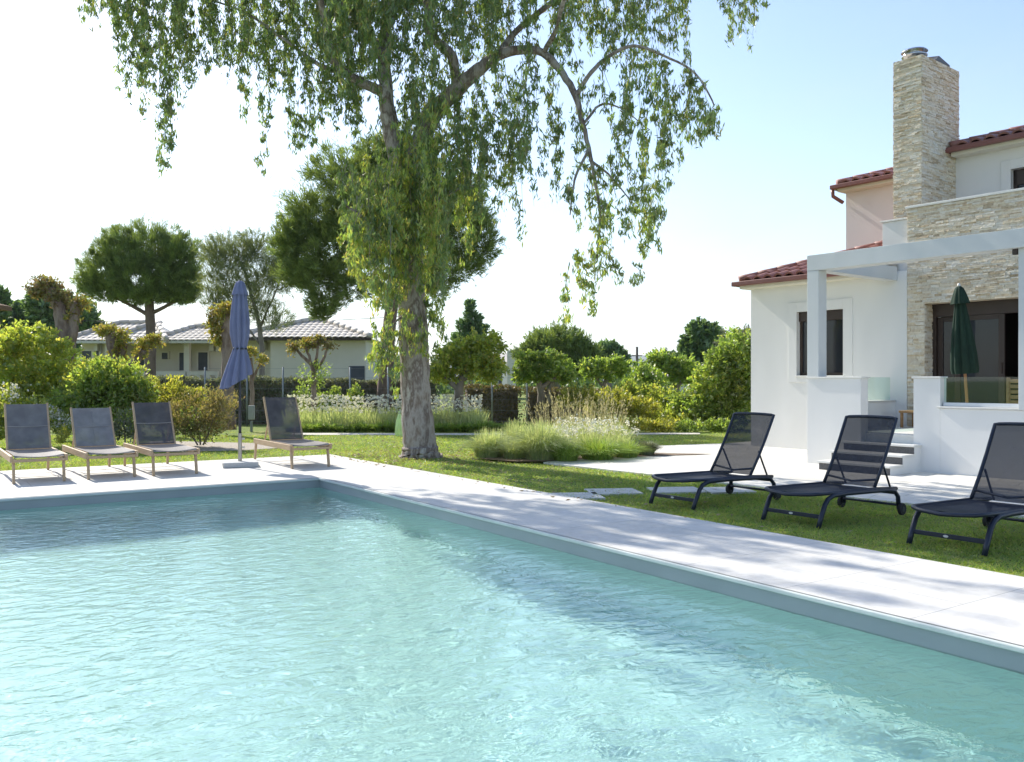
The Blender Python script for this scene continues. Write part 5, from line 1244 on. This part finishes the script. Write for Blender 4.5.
# ------------------------------------------------------------------ far wood closing the view
n = 26000
px = rng.uniform(-330,1000,n); d = rng.uniform(95,118,n); x = (px-CX)/F*d; top = np.where((px > 625)&(px < 745), .55, 1.)*(3.2+1.6*np.sin(x*.21)+1.1*np.sin(x*.53+2)+.6*np.sin(x*1.3))
z = rng.random(n)**.8*np.maximum(top,1.2); c = np.stack([x,d,z],1); ln = .9*(.6+.7*rng.random(n))
v, f = leaves(c, np.stack([rng.normal(0,.5,n),rng.normal(0,.5,n)-.5,np.ones(n)],1), ln, ln*.55, jit=.6); tag(npmesh('distant_wood', v, f, LM['dark']), kind='stuff')
# ------------------------------------------------------------------ neighbouring tiled house, local x to the right, y away
M['nwall'] = surf('cream_wall', (.60,.56,.48), (.54,.50,.43), rough=.9, scale=1.5, bump=.05)
M['nwall2'] = surf('pale_wall', (.62,.59,.53), (.57,.54,.48), rough=.9, scale=1.5, bump=.05)
M['ntile'] = surf('weathered_tile', (.60,.55,.47), (.48,.43,.37), rough=.7, scale=3, bump=.2)
M['ndoor'] = surf('slate_door', (.07,.078,.10), (.055,.062,.08), rough=.6, scale=4, bump=.0)
M['acw'] = surf('air_unit', (.55,.54,.5), (.5,.49,.45), rough=.5, bump=0)
ND = 45.; NB = GD(76, ND)
nh = empty('neighbour_house', (NB.x,NB.y,-.03), 0, 'low cream house with weathered tiled hip roofs beyond the hedge', 'house')
sN = ND/F
def nx_(px): return (px-76)*sN
def nz_(py): return H+.03-(py-HY)*sN
def npart(name, mat, fill, parent=nh, bevel=0., smooth=False):
    mb = MB(); fill(mb); return mb.build(name, mat, parent, bevel=bevel, smooth=smooth)
ze = nz_(341)
X0, X1 = nx_(78), nx_(222)
npart('wall', M['nwall'], lambda m: (m.box(nx_(82),nx_(108),0,.25,0,ze), m.box(nx_(108),nx_(196),1.2,1.45,0,ze), m.box(nx_(82),nx_(82)+.25,.25,6,0,ze), m.box(nx_(196),nx_(222),.6,.85,0,ze)))
npart('veranda_floor', M['nwall2'], lambda m: m.box(nx_(108),nx_(222),-.6,1.2,0,.7))
for a in (190,):
    npart('pillar', M['nwall2'], lambda m: m.box(nx_(a)-.14,nx_(a)+.14,-.5,-.22,.15,ze), bevel=.01)
npart('pillar', M['nwall2'], lambda m: m.box(nx_(112)-.14,nx_(112)+.14,-.5,-.22,.15,ze), bevel=.01)
def balus(m):
    for a,b in ((138,190),(191,222)):
        m.box(nx_(a),nx_(b),-.62,-.5,1.75,1.95); m.box(nx_(a),nx_(b),-.62,-.5,.7,1.2)
        k = int((nx_(b)-nx_(a))/.42)
        for i in range(k+1):
            x = nx_(a)+(nx_(b)-nx_(a))*i/k; m.box(x-.14 if i else x,x+.14 if i < k else x,-.61,-.51,1.2,1.75)
npart('balustrade', M['nwall2'], balus)
def opening(name, px0, px1, py0, py1, y, sill=True):
    o = npart(name, M['ndoor'], lambda m: m.box(nx_(px0),nx_(px1),y-.03,y+.02,nz_(py1),nz_(py0)))
    npart('frame', M['nwall2'], lambda m: (m.box(nx_(px0)-.07,nx_(px0)-.002,y-.05,y+.02,nz_(py1),nz_(py0)+.07), m.box(nx_(px1)+.002,nx_(px1)+.07,y-.05,y+.02,nz_(py1),nz_(py0)+.07), m.box(nx_(px0),nx_(px1),y-.05,y+.02,nz_(py0)+.002,nz_(py0)+.07)), parent=o)
    return o
opening('window',82.5,92,351,364,-.02); opening('window',95,99.5,351,364,-.02); opening('window',127,135,351,366,1.17); opening('window',153,159,352,358.5,1.17)
opening('door',171,181,352,370,1.17); opening('door',194.5,204,352,370,.57)
npart('air_conditioner', M['acw'], lambda m: (m.box(nx_(97),nx_(100.5),-.35,-.003,nz_(351),nz_(344)), m.lathe([(.001,0),(.001,0.001)],3)), bevel=.02)
npart('air_conditioner', M['acw'], lambda m: m.box(nx_(207),nx_(211.5),.25,.597,nz_(351),nz_(344)), bevel=.02)
npart('air_conditioner', M['acw'], lambda m: m.box(nx_(214),nx_(220),.25,.597,nz_(351.5),nz_(343.5)), bevel=.02)
npart('downpipe', M['acw'], lambda m: m.tube([(nx_(101.5),-.08,.1),(nx_(101.5),-.08,ze)],.05,8), smooth=True)
def nhip(px0, px1, pxa, pyr, depth, y0=-.9, pe=341):
    z = nz_(pe)
    x0, x1 = nx_(px0), nx_(px1); xa0, xa1 = nx_(pxa[0]), nx_(pxa[1]); zr = nz_(pyr)+.16; yr = y0+depth
    mb = MB(); L = math.hypot(depth, zr-z)
    tilefield(mb, (x0,y0,z), (1,0,0), (0,depth,zr-z), [(0,0),(x1-x0,0),(xa1-x0,L),(xa0-x0,L)], tw=.30, tl=.5, amp=.02, nseg=4)
    o = mb.build('roof', M['ntile'], nh)
    y1 = y0+2*depth
    npart('roof_deck', M['nwall2'], lambda m: m.add([(x0,y0,z-.09),(x1,y0,z-.09),(xa1,yr,zr-.09),(xa0,yr,zr-.09),(x0,y1,z-.09),(x1,y1,z-.09)],[(0,1,2,3),(4,0,3),(1,5,2),(5,4,3,2)]), parent=o)
    npart('ridge_tile', M['ntile'], lambda m: (ridge(m,(x0,y0,z+.05),(xa0,yr,zr+.07),.13,.5), ridge(m,(xa0,yr,zr+.07),(xa1,yr,zr+.07),.13,.5), ridge(m,(xa1,yr,zr+.07),(x1,y0,z+.05),.13,.5)), parent=o, smooth=True)
    npart('fascia', M['acw'], lambda m: m.box(x0,x1,y0-.06,y0-.001,z-.16,z-.03), parent=o)
    return o
nhip(74, 160, (100,142), 323.5, 3.2)
nhip(118, 176, (146,148), 325, 2.4, y0=-1.25, pe=341.5)
nhip(160, 228, (183,212), 328.5, 2.8, y0=-1.1)
# right wing of that house, nearer
ND2 = 42.
rw0, rw1 = (GD(256,ND2)-nh.location), (GD(373,ND2)-nh.location)
def z2(py): return H+.03-(py-HY)*ND2/F
yy = ND2-ND
npart('wall', M['nwall2'], lambda m: (m.box(rw0.x+.7,rw1.x-.35,yy,yy+6,0,z2(337)),))
npart('wall', M['nwall'], lambda m: m.box(rw0.x-1.0,rw0.x+.7,yy+1.2,yy+5,0,z2(337)))
o = npart('door', M['ndoor'], lambda m: m.box(rw1.x-1.15,rw1.x-.4,yy-.04,yy-.003,0,z2(366)))
npart('air_conditioner', M['acw'], lambda m: m.box(rw0.x-.25,rw0.x+.2,yy+.85,yy+1.19,z2(349),z2(341)), bevel=.02)
mb = MB(); zA, zB = z2(337.5), z2(319)+.1; xA, xB = rw0.x-1.2, rw1.x; xr0, xr1 = (GD(296,ND2)-nh.location).x, (GD(312,ND2)-nh.location).x; dp = 3.2; L = math.hypot(dp, zB-zA)
tilefield(mb, (xA,yy-.4,zA), (1,0,0), (0,dp,zB-zA), [(0,0),(xB-xA,0),(xr1-xA,L),(xr0-xA,L)], tw=.30, tl=.5, amp=.02, nseg=4)
ro = mb.build('roof', M['ntile'], nh)
npart('roof_deck', M['nwall2'], lambda m: m.add([(xA,yy-.4,zA-.09),(xB,yy-.4,zA-.09),(xr1,yy-.4+dp,zB-.09),(xr0,yy-.4+dp,zB-.09),(xA,yy+6.2,zA-.09),(xB,yy+6.2,zA-.09)],[(0,1,2,3),(4,0,3),(1,5,2),(5,4,3,2)]), parent=ro)
npart('ridge_tile', M['ntile'], lambda m: (ridge(m,(xA,yy-.4,zA+.05),(xr0,yy-.4+dp,zB+.07),.13,.5), ridge(m,(xr0,yy-.4+dp,zB+.07),(xr1,yy-.4+dp,zB+.07),.13,.5), ridge(m,(xr1,yy-.4+dp,zB+.07),(xB,yy-.4,zA+.05),.13,.5)), parent=ro, smooth=True)
npart('fascia', M['brown'], lambda m: m.box(xA,xB,yy-.46,yy-.401,zA-.16,zA-.03), parent=ro)

# white far house glimpsed between the garden trees, pale outbuilding on the right
def smallhouse(px0, px1, d, pe, pr, label, name, win):
    A = GD(px0,d); s = d/F; w_ = (px1-px0)*s; z = H-(pe-HY)*s; zr = H-(pr-HY)*s
    e = empty(name, (A.x,A.y,-.03), 0, label, 'house')
    mb = MB(); mb.box(0,w_,0,5,0,z); mb.build('wall', M['white'], e)
    mb = MB(); mb.add([(-.3,-.3,z),(w_+.3,-.3,z),(w_+.3,2.5,zr),(-.3,2.5,zr),(-.3,5.3,z),(w_+.3,5.3,z)],[(0,1,2,3),(3,2,5,4),(0,3,4),(1,5,2),(0,4,5,1)]); mb.build('roof', M['ntile'], e)
    for a,b,c,dd in win:
        mb = MB(); mb.box(a*w_,b*w_,-.03,-.002,c*z,dd*z); mb.build('window', M['ndoor'], e)
smallhouse(494, 516, 70, 362, 352, 'small white house glimpsed far off between two garden trees', 'distant_house', [(.62,.75,.35,.7),(.2,.35,.35,.7)])
smallhouse(664, 700, 60, 376, 368, 'pale outbuilding glimpsed low between the garden trees and the tall shrub', 'outbuilding', [])
ch_ = GD(511.5,68); mb = MB(); mb.box(-.35,.35,-.3,.3,0,H-(350-HY)*68/F); o = mb.build('concrete_pillar', M['nwall2'], bevel=.03); o.location = (ch_.x,ch_.y,-.03); tag(o,'tall pale concrete pillar far off beside the white house','pillar')

# utility pole and cables
M['polewood'] = surf('weathered_pole', (.14,.12,.10), (.10,.085,.07), rough=.9, scale=4, bump=.2)
M['cable'] = surf('cable', (.03,.03,.03), (.025,.025,.025), rough=.6, bump=0)
ud = 88.; ub = GD(637,ud); zt = H-(346.5-HY)*ud/F
up_ = empty('utility_pole', (ub.x,ub.y,-.03), 0, 'wooden utility pole far off above the trees at the right', 'utility pole')
mb = MB(); mb.tube([(0,0,0),(0,0,zt)],[.17,.12],10); mb.build('pole', M['polewood'], up_, smooth=True)
mb = MB(); mb.box(-.5,.5,-.06,.06,zt-.95,zt-.85); mb.build('crossarm', M['polewood'], up_)
def cable(p, q, sag, label):
    P = [p.lerp(q,t/14)-Vector((0,0,sag*4*(t/14)*(1-t/14))) for t in range(15)]
    mb = MB(); mb.tube(P,.022,5); tag(mb.build('power_cable', M['cable']), label, 'cable', 'power cables on the far pole')
top = Vector((ub.x,ub.y,zt-.9))
cable(top+Vector((.45,0,0)), GD(790,92,H-(363-HY)*92/F), .6, 'power cable running right from the far pole towards the villa')
cable(top+Vector((-.45,0,0)), GD(520,100,H-(360-HY)*100/F), .6, 'power cable running left from the far pole behind the round tree')
cable(GD(60,60,H-(319.5-HY)*60/F), GD(400,60,H-(316.5-HY)*60/F), .35, 'thin cable crossing above the tiled house roofs on the left')

# small grey service box, pale green bag, pavilion roof corner
M['boxc'] = surf('box_grey', (.34,.36,.36), (.28,.3,.3), rough=.6, bump=0)
sb = G(251.5,421,-.03); e = empty('service_box', GD(251.5,24.6,-.03), 0, 'small pale grey service box on a short post behind the blue parasol', 'box')
mb = MB(); mb.box(-.085,.085,-.05,.05,.36,.76); mb.build('case', M['boxc'], e, bevel=.015)
mb = MB(); mb.box(-.03,.03,-.03,.03,0,.32); mb.build('post', M['post'], e)
mb = MB(); mb.box(-.065,.065,-.056,-.051,.4,.7); mb.build('door', M['boxc'], e)
M['gbag'] = leafmat('green_film', [(.66,.84,.56),(.7,.86,.6)], trans=.5, gloss=.08, tcol=1.15)
gb_ = GD(399.5,23.0,-.03); e = empty('garden_bag', gb_, R(15), 'pale green garden bag standing just left of the eucalyptus trunk', 'bag')
foldcanopy([(.11,0),(.125,.07),(.11,.25),(.085,.42),(.045,.55),(.022,.6),(.035,.65)], n=40, folds=7, depth=.12, seed=8).build('sack', M['gbag'], e, smooth=True)
mb = MB(); mb.lathe([(.026,.59),(.032,.6),(.026,.61)],14); mb.build('tie', M['acw'], e, smooth=True)
M['thatch'] = surf('brown_roof', (.22,.13,.075), (.14,.085,.05), rough=.9, scale=8, bump=.5, stretch=(6,6,1))
pd_ = 26.; pd2 = 24.; pv = GD(-60,pd_,-.03); e = empty('garden_pavilion', pv, 0, 'brown roofed garden pavilion of which one roof corner enters at the left edge', 'pavilion')
xr = (GD(12,28.)-pv).x; zr_ = H+.03-(311-HY)*28./F
mb = MB(); mb.add([(-xr,-2,zr_),(xr,-2,zr_),(xr,2,zr_),(-xr,2,zr_),(-xr,-2,zr_+.14),(xr,-2,zr_+.14),(xr,2,zr_+.14),(-xr,2,zr_+.14),(0,0,zr_+.5)],[(3,2,1,0),(0,1,5,4),(1,2,6,5),(2,3,7,6),(3,0,4,7),(4,5,8),(5,6,8),(6,7,8),(7,4,8)]); mb.build('roof', M['thatch'], e)
for sx in (-1,1):
    for sy_ in (-1.7,1.7):
        mb = MB(); mb.box(sx*(xr-.5)-.07,sx*(xr-.5)+.07,sy_-.07,sy_+.07,0,zr_); mb.build('post', M['polewood'], e, bevel=.01)

# hills on the horizon
M['hill'] = surf('hill', (.07,.095,.055), (.05,.07,.045), rough=1, scale=.004, bump=0)
v, f = [], []; nxx, nyy = 90, 10
for j in range(nyy+1):
    for i in range(nxx+1):
        x = -3000+9000*i/nxx; y = 5200+1800*j/nyy
        hgt = (90+70*math.sin(x*.0011+1.2)+45*math.sin(x*.0027+.4)+18*math.sin(x*.009))*math.sin(math.pi*j/nyy)**.8
        v.append((x,y,max(-3,hgt)))
for j in range(nyy):
    for i in range(nxx): a = j*(nxx+1)+i; f.append((a,a+1,a+nxx+2,a+nxx+1))
mb = MB(); mb.add(v,f); tag(mb.build('hills', M['hill'], smooth=True), kind='structure')

# ------------------------------------------------------------------ light summer haze: one closed box of even, thin air
hm, hnt, hout = newmat('haze')
hv_ = hnt.nodes.new('ShaderNodeVolumePrincipled'); hv_.inputs['Color'].default_value = (.86,.92,1,1); hv_.inputs['Density'].default_value = .00011; hv_.inputs['Anisotropy'].default_value = .2
hnt.links.new(hv_.outputs[0], hout.inputs['Volume'])
mb = MB(); mb.box(-3400, 6500, -400, 7300, -5, 330); tag(mb.build('haze', hm), kind='stuff')
